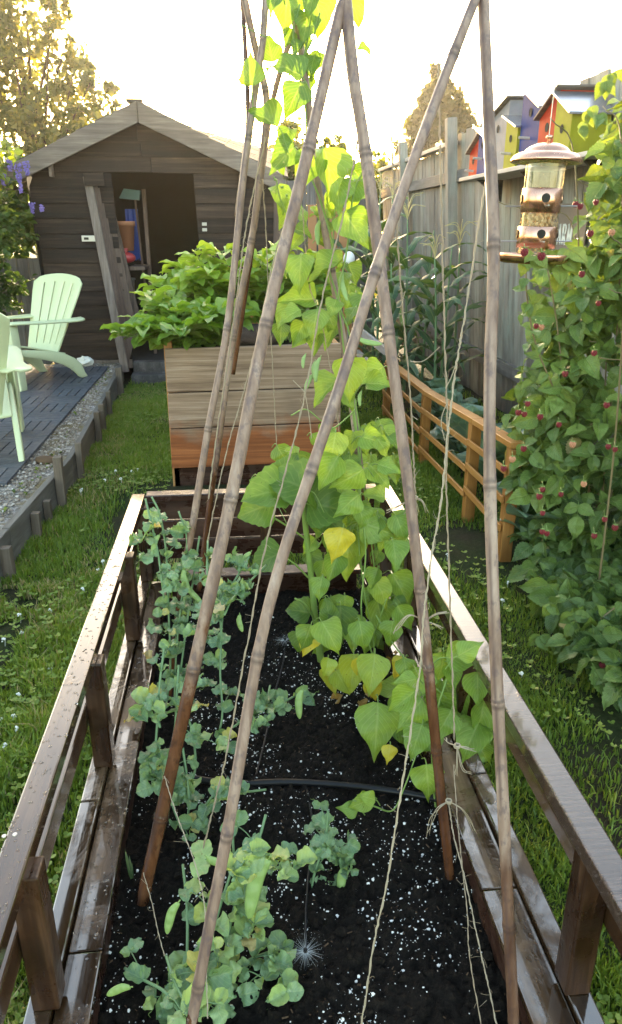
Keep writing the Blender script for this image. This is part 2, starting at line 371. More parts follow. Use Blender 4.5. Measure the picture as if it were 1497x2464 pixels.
def gravel_mat():
    n = N('gravel'); c = n.coords(); vo = n.n('ShaderNodeTexVoronoi'); n.l(c, vo.inputs['Vector']); vo.inputs['Scale'].default_value = 60
    col = n.ramp(n.sep(vo.outputs['Color'])[0], [(0, (.12, .1, .085)), (.5, (.24, .21, .185)), (1, (.4, .36, .33))])
    mo = n.ramp(n.noise(c, 5., 5, .6), [(.45, 0.), (.6, .85)])
    col = n.mix(mo, col, (.16, .115, .045))
    return n.done(n.bsdf(col, .85, .2, n.bump(vo.outputs['Distance'], .9, .012)))
M['gravel'] = gravel_mat()
M['pebble'] = None
def pebble_mat():
    n = N('pebbles'); i = n.island()
    return n.done(n.bsdf(n.ramp(i, [(0, (.13, .1, .075)), (.4, (.24, .19, .15)), (.8, (.34, .285, .24)), (1, (.5, .45, .4))]), .8, .2))
M['pebble'] = pebble_mat()
def tile_mat():
    n = N('deck_tile'); i = n.island(); c = n.coords(); f = n.noise(c, 30., 5); g = n.noise(c, 2.5, 4)
    col = n.mix(i, (.055, .058, .07), (.085, .09, .105)); col = n.mix(.5, col, n.ramp(g, [(.35, .55), (.65, 1.)]), 'MULTIPLY')
    return n.done(n.bsdf(col, n.ramp(f, [(.3, .5), (.7, .75)]), .4, n.bump(f, .3, .003)))
M['tile'] = tile_mat()
def chair_mat():
    n = N('mint_plastic'); c = n.coords(); f = n.noise(c, 6., 4); s = n.noise(c, 90., 3)
    col = n.mix(f, (.5, .54, .32), (.56, .6, .37)); col = n.mix(n.ramp(n.noise(c, 14., 5, .6), [(.6, 0.), (.8, .35)]), col, (.35, .4, .25))
    return n.done(n.bsdf(col, .42, .45, n.bump(s, .05, .002), Subsurface_Weight=0.))
M['chair'] = chair_mat()
# leaves: colour stops run dark green -> fresh green -> yellow -> dry
M['bean'] = leaf_mat('bean_leaf', [(0, (.075, .16, .028)), (.45, (.2, .33, .05)), (.7, (.33, .42, .055)), (.85, (.6, .5, .05)), (.95, (.5, .3, .08)), (1, (.2, .1, .04))], .36, vein=.5, bump=.5, tgain=1.1)
M['pea'] = leaf_mat('pea_leaf', [(0, (.075, .16, .085)), (.5, (.2, .33, .16)), (.75, (.38, .5, .18)), (.88, (.5, .47, .12)), (1, (.5, .36, .2))], .3, .35, .45, 6., .55)
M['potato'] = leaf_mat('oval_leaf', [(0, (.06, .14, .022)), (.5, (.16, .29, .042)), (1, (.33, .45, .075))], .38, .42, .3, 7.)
M['corn'] = leaf_mat('corn_leaf', [(0, (.04, .09, .04)), (.6, (.075, .145, .06)), (1, (.18, .26, .06))], .3, .35, .5, 0.5)
M['cabbage'] = leaf_mat('cabbage_leaf', [(0, (.075, .15, .095)), (1, (.18, .28, .18))], .15, .38, .6, 5.)
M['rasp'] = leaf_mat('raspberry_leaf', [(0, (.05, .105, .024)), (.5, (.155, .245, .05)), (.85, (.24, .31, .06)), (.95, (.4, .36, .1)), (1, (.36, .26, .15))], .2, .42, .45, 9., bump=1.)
M['wist'] = leaf_mat('wisteria_leaf', [(0, (.03, .065, .012)), (.6, (.08, .13, .025)), (1, (.22, .27, .03))], .4, .5, .15)
M['sunf'] = leaf_mat('sunflower_leaf', [(0, (.05, .12, .018)), (1, (.16, .27, .035))], .4, .45, .25, 7.)
M['tree'] = leaf_mat('tree_leaf', [(0, (.07, .085, .03)), (.6, (.13, .14, .048)), (1, (.28, .24, .06))], .5, .6, 0., tgain=1.5)
M['conifer'] = leaf_mat('conifer_leaf', [(0, (.06, .06, .022)), (1, (.13, .115, .04))], .45, .7, 0., tgain=1.5)
M['stem'] = plain('green_stem', (.17, .26, .06), .5, .4, sc=30)
M['stem_dk'] = plain('grey_green_stem', (.13, .22, .1), .5, .4, sc=30)
M['cane'] = plain('brown_cane', (.2, .15, .075), .6, .3, sc=30)
M['trunk'] = plain('trunk_bark', (.075, .05, .035), .9, .2, sc=12, bump=.6)
M['pod'] = plain('pea_pod', (.2, .3, .085), .45, .5, sc=60, var=.2)
M['petal_y'] = plain('yellow_petal', (.7, .52, .06), .6)
M['straw'] = plain('dry_tassel', (.5, .42, .2), .8)
M['dry'] = plain('dry_leaf', (.55, .4, .24), .8, .2, sc=40)
M['purple'] = plain('purple_flower', (.17, .12, .38), .6)
M['berry'] = plain('raspberry_fruit', (.2, .012, .018), .35, .5, var=.35, sc=20, bump=.3)
M['berry_pink'] = plain('unripe_raspberry', (.55, .24, .13), .45, .5, var=.2, sc=20)
M['white'] = plain('white_petal', (.78, .77, .7), .8)
# ------------------------------------------------------------------ ground
def ground():
    nx = 120; xs = np.concatenate((np.linspace(-120, -5, 12), np.linspace(-4.6, 4.6, 90), np.linspace(5, 120, 12)))
    ys = np.concatenate((np.linspace(-60, -1, 8), np.linspace(-.8, 13, 130), np.linspace(14, 250, 16)))
    X, Y = np.meshgrid(xs, ys); Z = .012*np.sin(X*5.1+Y*1.3)*np.sin(Y*3.7-X)+.008*np.sin(X*11)*np.cos(Y*9)
    far = np.maximum(np.abs(X), np.abs(Y-6)) > 9; Z[far] = 0
    v = np.stack([X.ravel(), Y.ravel(), Z.ravel()], 1); n = len(xs); m = len(ys)
    i = np.arange((m-1)*n).reshape(m-1, n)[:, :-1].ravel()
    f = np.stack([i, i+1, i+n+1, i+n], 1)
    o = np_mesh('lawn', v, f.ravel(), np.full(len(f), 4, np.int32), M['ground'], smooth=True); o['kind'] = 'structure'
ground()
def vnoise(x, y, s, seed):
    r = np.random.default_rng(seed); G = r.random((64, 64)); x = x*s; y = y*s
    i = np.floor(x).astype(int); j = np.floor(y).astype(int); a = x-i; b = y-j; a = a*a*(3-2*a); b = b*b*(3-2*b)
    g = lambda p, q: G[p % 64, q % 64]
    return (g(i, j)*(1-a)+g(i+1, j)*a)*(1-b)+(g(i, j+1)*(1-a)+g(i+1, j+1)*a)*b
def grass_mat():
    n = N('grass_blade'); rnd = n.attr('rnd')
    col = n.ramp(rnd, [(0, (.085, .15, .025)), (.5, (.175, .26, .04)), (.85, (.28, .32, .06)), (.93, (.3, .25, .11)), (1, (.42, .34, .19))])
    p = n.bsdf(col, .45, .35); t = n.n('ShaderNodeBsdfTranslucent'); n.l(n.mix(1., col, (1.5, 1.4, .6), 'MULTIPLY'), t.inputs[0])
    mx = n.n('ShaderNodeMixShader'); mx.inputs[0].default_value = .35; n.l(p, mx.inputs[1]); n.l(t.outputs[0], mx.inputs[2]); return n.done(mx.outputs[0])
M['grass'] = grass_mat()
def grass():
    areas = [((-1.16, -.44), (.7, 8.6), 80000), ((.64, 1.45), (.7, 6.6), 75000), ((-.5, .7), (2.93, 4.7), 9000), ((1.4, 2.1), (1.2, 4.), 26000), ((1.3, 2.4), (4, 8.5), 9000), ((-4., -2.2), (8.6, 9.6), 4000), ((.6, 1.5), (4.5, 9.5), 8000)]
    P = []
    for (a, b), (c, d), k in areas:
        # more blades near the camera, where each one shows
        yy = c+(d-c)*RNG.random(k)**1.5
        P.append(np.stack([a+(b-a)*RNG.random(k), yy], 1))
    P = np.concatenate(P); x, y = P[:, 0], P[:, 1]
    tuft = vnoise(x, y, 9., 3); big = vnoise(x, y, 1.7, 5)
    bare = (big < .12+.16*RNG.random(len(x))) | ((x > 1.2) & (y < 3.2) & (tuft < .4+.2*RNG.random(len(x))))
    bare |= (x < -.92) & (y < 3.3) & (y > 2.35) & (tuft < .7)
    x, y, tuft, big = x[~bare], y[~bare], tuft[~bare], big[~bare]; n = len(x)
    h = (.018+.045*tuft**1.5+.02*RNG.random(n))*(.75+.7*big); dk = (x > .6)
    h *= .8; h = np.where((x < -.5) & (y < 2.2), h*1.35, h)
    wd = (.0016+.0012*RNG.random(n))*(1+.12*y)
    th = RNG.random(n)*TAU; ln = np.abs(RNG.normal(0, .55, n))*h; la = RNG.random(n)*TAU
    lx, ly = np.cos(la)*ln, np.sin(la)*ln; sx, sy = np.cos(th)*wd, np.sin(th)*wd
    z0 = np.full(n, -.005)
    a = np.stack([x-sx, y-sy, z0], 1); b = np.stack([x+sx, y+sy, z0], 1)
    c = np.stack([x+sx*.8+lx*.35, y+sy*.8+ly*.35, h*.6], 1); d = np.stack([x-sx*.8+lx*.35, y-sy*.8+ly*.35, h*.6], 1)
    e = np.stack([x+lx, y+ly, h*.95], 1)
    V = np.stack([a, b, c, d, e], 1).reshape(-1, 3); k = np.arange(n)*5
    F = np.stack([k, k+1, k+2, k+3, k+3, k+2, k+4], 1).ravel(); L = np.tile([4, 3], n)
    rnd = np.clip(.12+.5*big+.25*RNG.normal(0, .5, n)+.1*(tuft-.5), 0, .88); rnd[RNG.random(n) < .05+.22*(vnoise(x, y, 3.1, 17) > .66)] = .97
    rnd = np.where(x > .6, rnd*.8, rnd)
    o = np_mesh('grass', V, F, L, M['grass'], None, {'rnd': np.repeat(rnd, 5)}); o['kind'] = 'stuff'; o['label'] = 'green lawn grass in uneven tufts around the raised beds'
    # clover leaves among the grass
    n = 4500; x = np.where(RNG.random(n) < .7, -1.12+.66*RNG.random(n), .7+.6*RNG.random(n)); y = .9+7*RNG.random(n)**1.4
    k = vnoise(x, y, 2.3, 11) > .5; x, y = x[k], y[k]; n = len(x); z = .02+.035*RNG.random(n)
    V = []; t0 = RNG.random(n)*TAU; r = .004+.004*RNG.random(n)*(1+.1*y)
    for q in range(3):
        t = t0+q*TAU/3; cx, cy = x+np.cos(t)*r, y+np.sin(t)*r
        for m in range(6): V.append(np.stack([cx+np.cos(t+m*TAU/6)*r*.95, cy+np.sin(t+m*TAU/6)*r*.95, z+.003*np.cos(m*TAU/6)], 1))
    V = np.stack(V, 1).reshape(-1, 3); F = np.arange(len(V)); 
    o = np_mesh('clover', V, F, np.full(n*3, 6), M['grass'], None, {'rnd': np.repeat(np.clip(.3+.5*RNG.random(n), 0, .8), 18)}); o['kind'] = 'stuff'; o['label'] = 'low clover leaves growing through the lawn'
    m = MB()
    for i in range(70):
        if i < 60: x, y = U(-1.1, -.47), U(1.2, 5.5)
        else: x, y = U(.7, 1.25), U(1.2, 4.)
        if vnoise(np.array([x]), np.array([y]), 2.3, 11)[0] < .42: continue
        h = U(.028, .05); m.tube([(x, y, 0), (x+U(-.01, .01), y, h)], .0009, 4)
        for q in range(7): 
            v = rdir(.5)*.007; m.ball((x+v.x, y+v.y, h+v.z), U(.003, .005), 5, 4)
    o = m.build('clover_flowers', M['white']); o['kind'] = 'stuff'; o['label'] = 'small white clover flowers dotted over the lawn'
grass()
# ------------------------------------------------------------------ patio: gravel bed, deck tiles, board edging with stakes
EDG = [(-1.245, 1.0), (-1.235, 2.6), (-1.2, 3.58), (-1.13, 4.8), (-1.2, 6.6), (-1.29, 8.5)]
def edge_x(y): return float(np.interp(y, [p[1] for p in EDG], [p[0] for p in EDG]))
def patio():
    ys = np.linspace(1., 8.55, 60); us = np.linspace(0, 1, 40)
    V = np.array([[edge_x(y)+.012-u*(4.2), y, .185+.012*math.sin(u*60+y*7)*math.sin(y*11)] for y in ys for u in us]); n = 40
    i = np.arange((60-1)*n).reshape(59, n)[:, :-1].ravel(); f = np.stack([i+1, i, i+n, i+n+1], 1)
    o = np_mesh('gravel_path', V, f.ravel(), np.full(len(f), 4), M['gravel'], smooth=True); o['kind'] = 'structure'
    m = MB()
    for _ in range(4200):
        y = 1.5+6.9*random.random()**1.3; x = edge_x(y)-.03-abs(random.gauss(0, .16))
        r = U(.003, .009)*(1.6 if random.random() < .06 else 1)
        m.ball((x, y, .192+r*.3), r, 5, 4, U(.8, 1.4), U(.8, 1.4), .7, .2)
    o = m.build('gravel_stones', M['pebble']); o['kind'] = 'stuff'; o['label'] = 'loose grey stones lying in the strip beside the patio tiles'
    # interlocking slatted deck tiles, four slats each, turned like a parquet
    m = MB(); T = .302
    for i in range(13):
        for j in range(9):
            y0 = 4.27+i*T; x1 = -1.345-j*T-(.0 if i else 0.); x0 = x1-T
            for s in range(4):
                w_ = T/4
                if (i+j) % 2: m.box(x0+.003, x1-.003, y0+s*w_+.004, y0+(s+1)*w_-.004, .19, .212, .0008)
                else: m.box(x0+s*w_+.004, x0+(s+1)*w_-.004, y0+.003, y0+T-.003, .19, .212, .0008)
    o = m.build('patio', M['tile'], bevel=.002); o['kind'] = 'structure'
    # mossy weeds in the gravel
    L = Leaves()
    for _ in range(70):
        y = U(2.5, 8.3); x = edge_x(y)-U(.03, .13)
        for q in range(6): L.add(random.choice(T_SMALL), (x, y, .19), (U(-1, 1), U(-1, 1), U(.3, 1.2)), (0, 0, 1), U(.01, .028), U(.3, 1))
    o = L.build('weeds', M['wist']); o['kind'] = 'stuff'; o['label'] = 'tiny green weeds in the gravel strip'
    # edging: one board run plus its driven stakes
    t = thing('edging', 'weathered board edging with driven stakes along the gravel patio', 'edging', (-1.2, 4., 0))
    m = MB()
    for (xa, ya), (xb, yb) in zip(EDG[:-1], EDG[1:]):
        m.bar((xa+.03, ya, .1), (xb+.03, yb-.012, .1), .038, .2)
    m.build('board', M['edging'], t, .004)
    for (px, py, top, wd) in ((178, 1222, .325, .05), (225, 1155, .265, .042), (92, 1300, .16, .045), (128, 1262, .15, .04), (250, 1065, .25, .045), (263, 1040, .24, .045), (277, 1005, .24, .04), (293, 950, .28, .06), (30, 1390, .16, .05)):
        p = at(px, py, z=.0); m = MB(); y = p.y; x = edge_x(y)+.03+.019+wd*.5+.002
        m.bar((x, y, -.03), (x+U(-.006, .006), y+U(-.01, .01), top), wd, wd, (0, 1, 0)); m.build('stake', M['stake'], t, .004)
    m = MB(); p = at(360, 935, z=.2); m.ball((-1.62, 8.3, .25), .07, 9, 7, 1.3, .9, .75, .22); tag(m.build('stone', M['white'], smooth=False), 'pale quartz stone lying behind the back leg of the far chair', 'stone')
    m = MB(); m.ball((edge_x(4.75)-.1, 4.75, .2), .055, 9, 7, 1.4, 1, .5, .15); tag(m.build('stone', M['bark'], smooth=True), 'flat brown stone in the gravel beside the nearest tall stake', 'stone')
patio()
# ------------------------------------------------------------------ shed
def shed():
    t = thing('shed', 'dark weathered board shed with a low gable and an open doorway', 'shed', (-.8, 8.6, 0))
    Y = 8.6; RX, RZ = -.87, 2.64; EL, ER = (-2.06, 2.1), (.52, 2.02)
    xl = lambda z: -1.93-.055*z; xr = lambda z: .44+.02*z
    dl = lambda z: -1.14-.03*z; dr = lambda z: -.29-.035*z; DT = 2.13; Z0 = .22
    def gx(z, side):   # gable edge
        e = EL if side < 0 else ER
        if z <= e[1]: return xl(z) if side < 0 else xr(z)
        return e[0]+(RX-e[0])*(z-e[1])/(RZ-e[1])
    m = MB(); z = Z0; hrow = (DT-Z0)/13
    def plank(xa0, xb0, xa1, xb1, z0, z1):
        j = U(0, .004); zb = U(-.003, .003)
        fr0, fr1 = Y-.026-j, Y-.008-j
        m.hexa([(xa0, fr0, z0+zb), (xb0, fr0, z0+zb+U(-.003, .003)), (xb0, Y+.004, z0), (xa0, Y+.004, z0), (xa1, fr1, z1), (xb1, fr1, z1), (xb1, Y+.004, z1), (xa1, Y+.004, z1)])
    while z < RZ-.05:
        z1 = min(z+hrow+.01, RZ-.02)
        if z < DT-.02:
            plank(gx(z, -1), dl(z), gx(z1, -1), dl(z1), z, z1); plank(dr(z), gx(z, 1), dr(z1), gx(z1, 1), z, z1)
        else:
            sp = U(-1.0, -.7)
            plank(gx(z, -1), sp, gx(z1, -1), sp, z, z1); plank(sp+.004, gx(z, 1), sp+.004, gx(z1, 1), z, z1)
        z += hrow
    m.build('wall', M['siding'], t, .003)
    m = MB(); m.box(-2., -1.15, Y-.03, Y+.02, .12, .215); m.box(-.28, .43, Y-.03, Y+.02, .12, .215); m.build('base_board', M['door_pale'], t, .004)
    m = MB(); m.box(-1.13, -.29, Y-.12, Y+.02, .0, .2); m.box(-1.13, -.29, Y-.35, Y-.14, .0, .1); m.build('step', M['fence_rail'], t, .004)
    # other walls, floor and the back of the dark room
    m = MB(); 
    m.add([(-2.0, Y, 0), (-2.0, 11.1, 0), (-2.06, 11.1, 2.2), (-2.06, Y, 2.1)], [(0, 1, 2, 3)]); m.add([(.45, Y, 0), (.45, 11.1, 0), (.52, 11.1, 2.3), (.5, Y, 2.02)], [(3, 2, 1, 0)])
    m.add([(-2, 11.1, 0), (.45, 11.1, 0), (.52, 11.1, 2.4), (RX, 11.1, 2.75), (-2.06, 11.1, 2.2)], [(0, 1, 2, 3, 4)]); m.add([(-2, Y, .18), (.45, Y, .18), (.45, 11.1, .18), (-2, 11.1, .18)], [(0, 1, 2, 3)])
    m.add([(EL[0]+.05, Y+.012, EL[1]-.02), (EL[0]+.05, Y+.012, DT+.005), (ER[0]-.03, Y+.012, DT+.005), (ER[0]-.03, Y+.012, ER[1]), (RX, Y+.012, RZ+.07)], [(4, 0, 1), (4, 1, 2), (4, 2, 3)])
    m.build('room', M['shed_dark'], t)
    # corner post at the right
    m = MB(); m.bar((.45, Y-.035, .1), (.51, Y-.035, 2.02), .07, .03, (0, 1, 0)); m.build('corner_board', M['door_wood'], t, .003)
    # roof: two slopes, courses of shingles
    r = MB(); F0 = Y-.16; B = 11.3
    A0, A1 = Vector((RX, F0, RZ+.1)), Vector((RX, B, RZ+.28))
    L0, L1 = Vector((-2.62, F0, 1.95)), Vector((-2.62, B, 2.05)); R0, R1 = Vector((.6, F0, 2.06)), Vector((.75, B, 2.52))
    for (P0, P1) in ((L0, L1), (R0, R1)):
        n = 9
        for k in range(n):
            a, b = k/n, (k+1)/n+.02
            p0, p1, q0, q1 = A0.lerp(P0, a), A1.lerp(P1, a), A0.lerp(P0, min(b, 1.01)), A1.lerp(P1, min(b, 1.01)); up = Vector((0, 0, .022))
            sg = 14
            for s in range(sg):
                u0, u1 = s/sg+.001, (s+1)/sg-.001; lo = U(0, .02); jit = Vector((0, 0, U(0, .007)))
                c = [p0.lerp(p1, u0), p0.lerp(p1, u1), q0.lerp(q1, u1)+(q0-p0)*lo, q0.lerp(q1, u0)+(q0-p0)*lo]
                c = [c[0]+jit, c[1]+jit, c[2]+up*.6+jit, c[3]+up*.6+jit]
                if P0 is R0: c = c[::-1]
                r.hexa(c+[q+up for q in c])
    ro = r.build('roof', M['shingle'], t)
    m = MB(); m.bar(A0+V3(-.03, 0, .03), A1+V3(-.03, 0, .03), .16, .03); m.build('ridge_cap', M['shingle'], ro)
    for sgn, P in ((-1, (-2.66, 1.835)), (1, (.56, 1.985))):
        m = MB(); y0, y1 = F0-.045, F0-.012; hh = .19
        tp = V3(RX+.004*sgn, y0, RZ+.12); q = V3(P[0], y0, P[1]+.12)
        poly = [tp, q, q-V3(0, 0, hh-.02), tp-V3(0, 0, hh)]
        if sgn < 0: poly = poly[::-1]
        m.prism(poly[::-1], (0, y1-y0, 0)); m.build('fascia_board', M['fascia'], t, .004)
    m = MB(); p = at(155, 492, y=Y-.06); m.box(-1.80, -1.77, Y-.14, Y-.03, 2.08, 2.2); m.build('rafter_end', M['fascia'], t, .003)
    # open door swung against the opening, seen almost edge on
    d = MB()
    a0, a1 = at(210, 424, y=8.5), at(302, 895, y=8.36)
    d.bar(a1, a0, .085, .045, (0, 1, 0)); b0, b1 = at(248, 420, y=8.62), at(325, 812, y=8.58)
    dr_ = d.build('door', M['door_pale'], t, .004)
    m = MB(); m.bar(b1, b0, .07, .04, (0, 1, 0)); c0, c1 = at(262, 480, y=8.72), at(333, 770, y=8.7); m.bar(c1, c0, .06, .05, (0, 1, 0)); m.build('edge_batten', M['door_wood'], dr_, .003)
    m = MB(); m.prism([a0+V3(.02, .03, -.02), b0+V3(0, .03, -.02), b1+V3(0, .03, 0), a1+V3(.02, .03, .05)], (0, .018, 0)); m.build('door_panel', M['door_wood'], dr_)
    m = MB(); p = at(228, 432, y=8.49); m.box(p.x-.1, p.x+.1, 8.44, 8.47, p.z-.06, p.z+.06); m.build('cross_piece', M['siding'], dr_, .003)
    m = MB(); p = at(214, 574, y=Y-.05); m.box(p.x-.075, p.x+.075, Y-.05, Y-.034, p.z-.03, p.z+.03); h = m.build('hinge_plate', M['metal'], t, .003)
    m = MB(); m.box(p.x-.05, p.x-.002, Y-.056, Y-.0505, p.z-.012, p.z+.012); m.build('slot', M['black'], h)
    m = MB(); p = at(491, 546, y=Y-.05)
    for dz in (-.028, .028): m.box(p.x-.02, p.x+.03, Y-.05, Y-.034, p.z+dz-.016, p.z+dz+.016)
    m.build('latch', M['metal'], t, .002)
    # what leans and hangs inside the doorway
    tg = plain('teal_bristle', (.09, .17, .16), .8); red = plain('red_plastic', (.4, .04, .04), .4); terra = plain('terracotta', (.35, .14, .07), .8); blue = plain('blue_plastic', (.02, .06, .3), .5)
    b = thing('broom', 'broom with a teal brush head hanging upside down inside the shed doorway', 'broom', tuple(at(312, 470, y=9.1)))
    p = at(312, 470, y=9.1); m = MB(); m.prism([p+V3(-.12, 0, -.03), p+V3(.1, 0, -.05), p+V3(.12, 0, .05), p+V3(-.06, 0, .07)], (0, .07, 0)); m.build('brush_head', tg, b, .006)
    m = MB(); m.tube([p+V3(.05, .04, -.03), p+V3(.1, .05, -1.3)], .012, 7); m.build('handle', M['door_wood'], b)
    p = at(305, 590, y=9.0); m = MB(); m.lathe([(0, -.16), (.075, -.16), (.1, .1), (.11, .1), (.11, .15), (.095, .15), (.07, -.12), (0, -.12)], p+V3(0, 0, .1), 18); tag(m.build('flower_pot', terra, smooth=True), 'terracotta pot on the shed shelf below the broom head', 'flower pot')
    p = at(303, 620, y=8.9); m = MB(); m.ball(p, .1, 10, 8, 1.1, .8, .6); m.lathe([(.02, .05), (.03, .1), (0, .1)], p, 8); tag(m.build('fuel_can', red, smooth=True), 'red plastic can on the shed shelf under the terracotta pot', 'can')
    p = at(318, 560, y=9.25); m = MB(); 
    for k in range(7): m.prism([p+V3(-.06+.02*k, .01*math.sin(k*2), .25), p+V3(-.04+.02*k, .01*math.sin(k*2+2), .25), p+V3(-.035+.02*k, .0, -.3+.02*(k % 3)), p+V3(-.06+.02*k, .01, -.3)], (0, .01, 0))
    tag(m.build('tarpaulin', blue), 'folded blue tarpaulin hanging behind the pots in the shed', 'tarpaulin')
    p = at(298, 700, y=9.); m = MB(); m.lathe([(0, -.2), (.1, -.2), (.13, .12), (.14, .12), (.14, .14), (.12, .14), (.095, -.16), (0, -.16)], p, 18); tag(m.build('bucket', plain('grey_plastic', (.2, .2, .22), .5), smooth=True), 'grey bucket standing low inside the shed door', 'bucket')
    m = MB(); m.box(-1.12, -.95, 8.75, 9.3, 1.16, 1.2); m.box(-1.12, -.95, 8.75, 9.3, .62, .66); m.box(-.97, -.93, 9.2, 9.25, .18, 2.); tag(m.build('shelf_rack', M['door_wood'], bevel=.003), 'rough timber shelf rack just inside the shed doorway', 'shelf')
shed()
# ------------------------------------------------------------------ Adirondack chairs
def chair(label, loc, rz):
    t = thing('adirondack_chair', label, 'chair', (0, 0, 0), 'mint plastic garden chairs on the patio')
    def solid(name, me_mb, th, par=t, sm=True):
        o = me_mb.build(name, M['chair'], par, smooth=sm); s = o.modifiers.new('solid', 'SOLIDIFY'); s.thickness = th; s.offset = 0
        b = o.modifiers.new('bevel', 'BEVEL'); b.width = .006; b.segments = 2; b.limit_method = 'ANGLE'; b.angle_limit = R(50); return o
    # backrest: fan of five broad slats joined at head and foot by solid bands
    m = MB(); cols = []
    for k in range(5): cols += [(-1+.4*k+.012, -1+.4*k+.2, -1+.4*k+.388)]
    us = [-1.0]
    for k in range(5): us += ([-1+.4*k+.2, -1+.4*k+.376] if k == 0 else [-1+.4*k+.024, -1+.4*k+.2, -1+.4*k+.376])
    us = us[:-1]+[1.0]; vs_ = [0, .06, .12, .2, .32, .45, .6, .72, .82, .9, .955, 1.]
    def P(u, v):
        wd = .205+.14*v-.015*max(0, v-.85)/.15*u*u
        cor = max(0, abs(u)-.72)/.28; zv = v*.78-.05*u*u*v-(.035*cor*cor if v > .9 else 0)
        bow = .035*(1-u*u)
        return (u*wd, .17+zv*.42+bow, .24+zv*.93)
    n = len(us); q = [P(u, v) for v in vs_ for u in us]; f = []
    for i in range(len(vs_)-1):
        for k in range(n-1):
            gap = (us[k+1]-us[k]) < .06
            if gap and .1 < vs_[i] < .88: continue
            f.append((i*n+k, i*n+k+1, (i+1)*n+k+1, (i+1)*n+k))
    m.add(q, f); solid('backrest', m, .02)
    m = MB(); q = []; ys = [-.38, -.37, -.3, -.15, 0, .12, .22]; zs = [.33, .375, .385, .35, .31, .275, .25]; xs = [-.27, -.2, -.1, 0, .1, .2, .27]
    for y, z in zip(ys, zs):
        for x in xs: q.append((x, y, z-.02*(1-(x/.27)**2)))
    m.add(q, [(i*7+k, i*7+k+1, (i+1)*7+k+1, (i+1)*7+k) for i in range(6) for k in range(6)]); solid('seat', m, .018)
    for s in (-1, 1):
        # arm: broad paddle from the front leg to the back
        m = MB(); ctr = [(-.46, .295, .1, .595), (-.42, .31, .125, .605), (-.3, .325, .13, .6), (-.1, .335, .115, .585), (.1, .335, .105, .575), (.2, .335, .14, .572), (.28, .33, .19, .572), (.34, .325, .2, .573), (.39, .32, .16, .574), (.42, .315, .08, .575)]
        q = []
        for y, x, wd, z in ctr: q += [(s*(x-wd/2), y, z-.012), (s*x, y, z), (s*(x+wd/2), y, z-.012)]
        m.add(q, [(i*3+k, i*3+k+1, i*3+k+4, i*3+k+3) for i in range(len(ctr)-1) for k in range(2)]); solid('arm', m, .018)
        # front leg: wide channel
        m = MB(); q = []
        for z, y, wd in ((.6, -.41, .12), (.4, -.4, .115), (.2, -.385, .1), (.03, -.375, .09), (0, -.385, .1)):
            q += [(s*.325, y-.0+wd*.55, z), (s*.345, y-.03, z), (s*.285, y-.035, z), (s*.275, y+wd*.3, z)]
        m.add(q, [(i*4+k, i*4+k+1, i*4+k+5, i*4+k+4) for i in range(4) for k in range(3)]); solid('front_leg', m, .014)
        # rear leg: side apron that sweeps down and back
        m = MB(); top = [(-.36, .36), (-.15, .33), (.05, .29), (.2, .25), (.3, .2), (.38, .13), (.41, .05), (.445, 0.)]; bot = [(-.36, .31), (-.15, .26), (.05, .2), (.17, .15), (.25, .1), (.31, .05), (.345, .01), (.37, 0.)]
        q = []
        for (a, b), (c, d) in zip(top, bot): q += [(s*.282, a, b), (s*.29, (a+c)/2, (b+d)/2), (s*.282, c, d)]
        m.add(q, [(i*3+k, i*3+k+1, i*3+k+4, i*3+k+3) for i in range(7) for k in range(2)]); solid('rear_leg', m, .036)
    t.rotation_euler = (0, 0, rz); t.location = loc
    return t
chair('mint green plastic garden chair facing left, standing nearest the shed', (-1.97, 7.44, .212), R(-36))
chair('mint green plastic garden chair cut off by the left edge of the photo', (-1.77, 5.03, .212), R(-163))
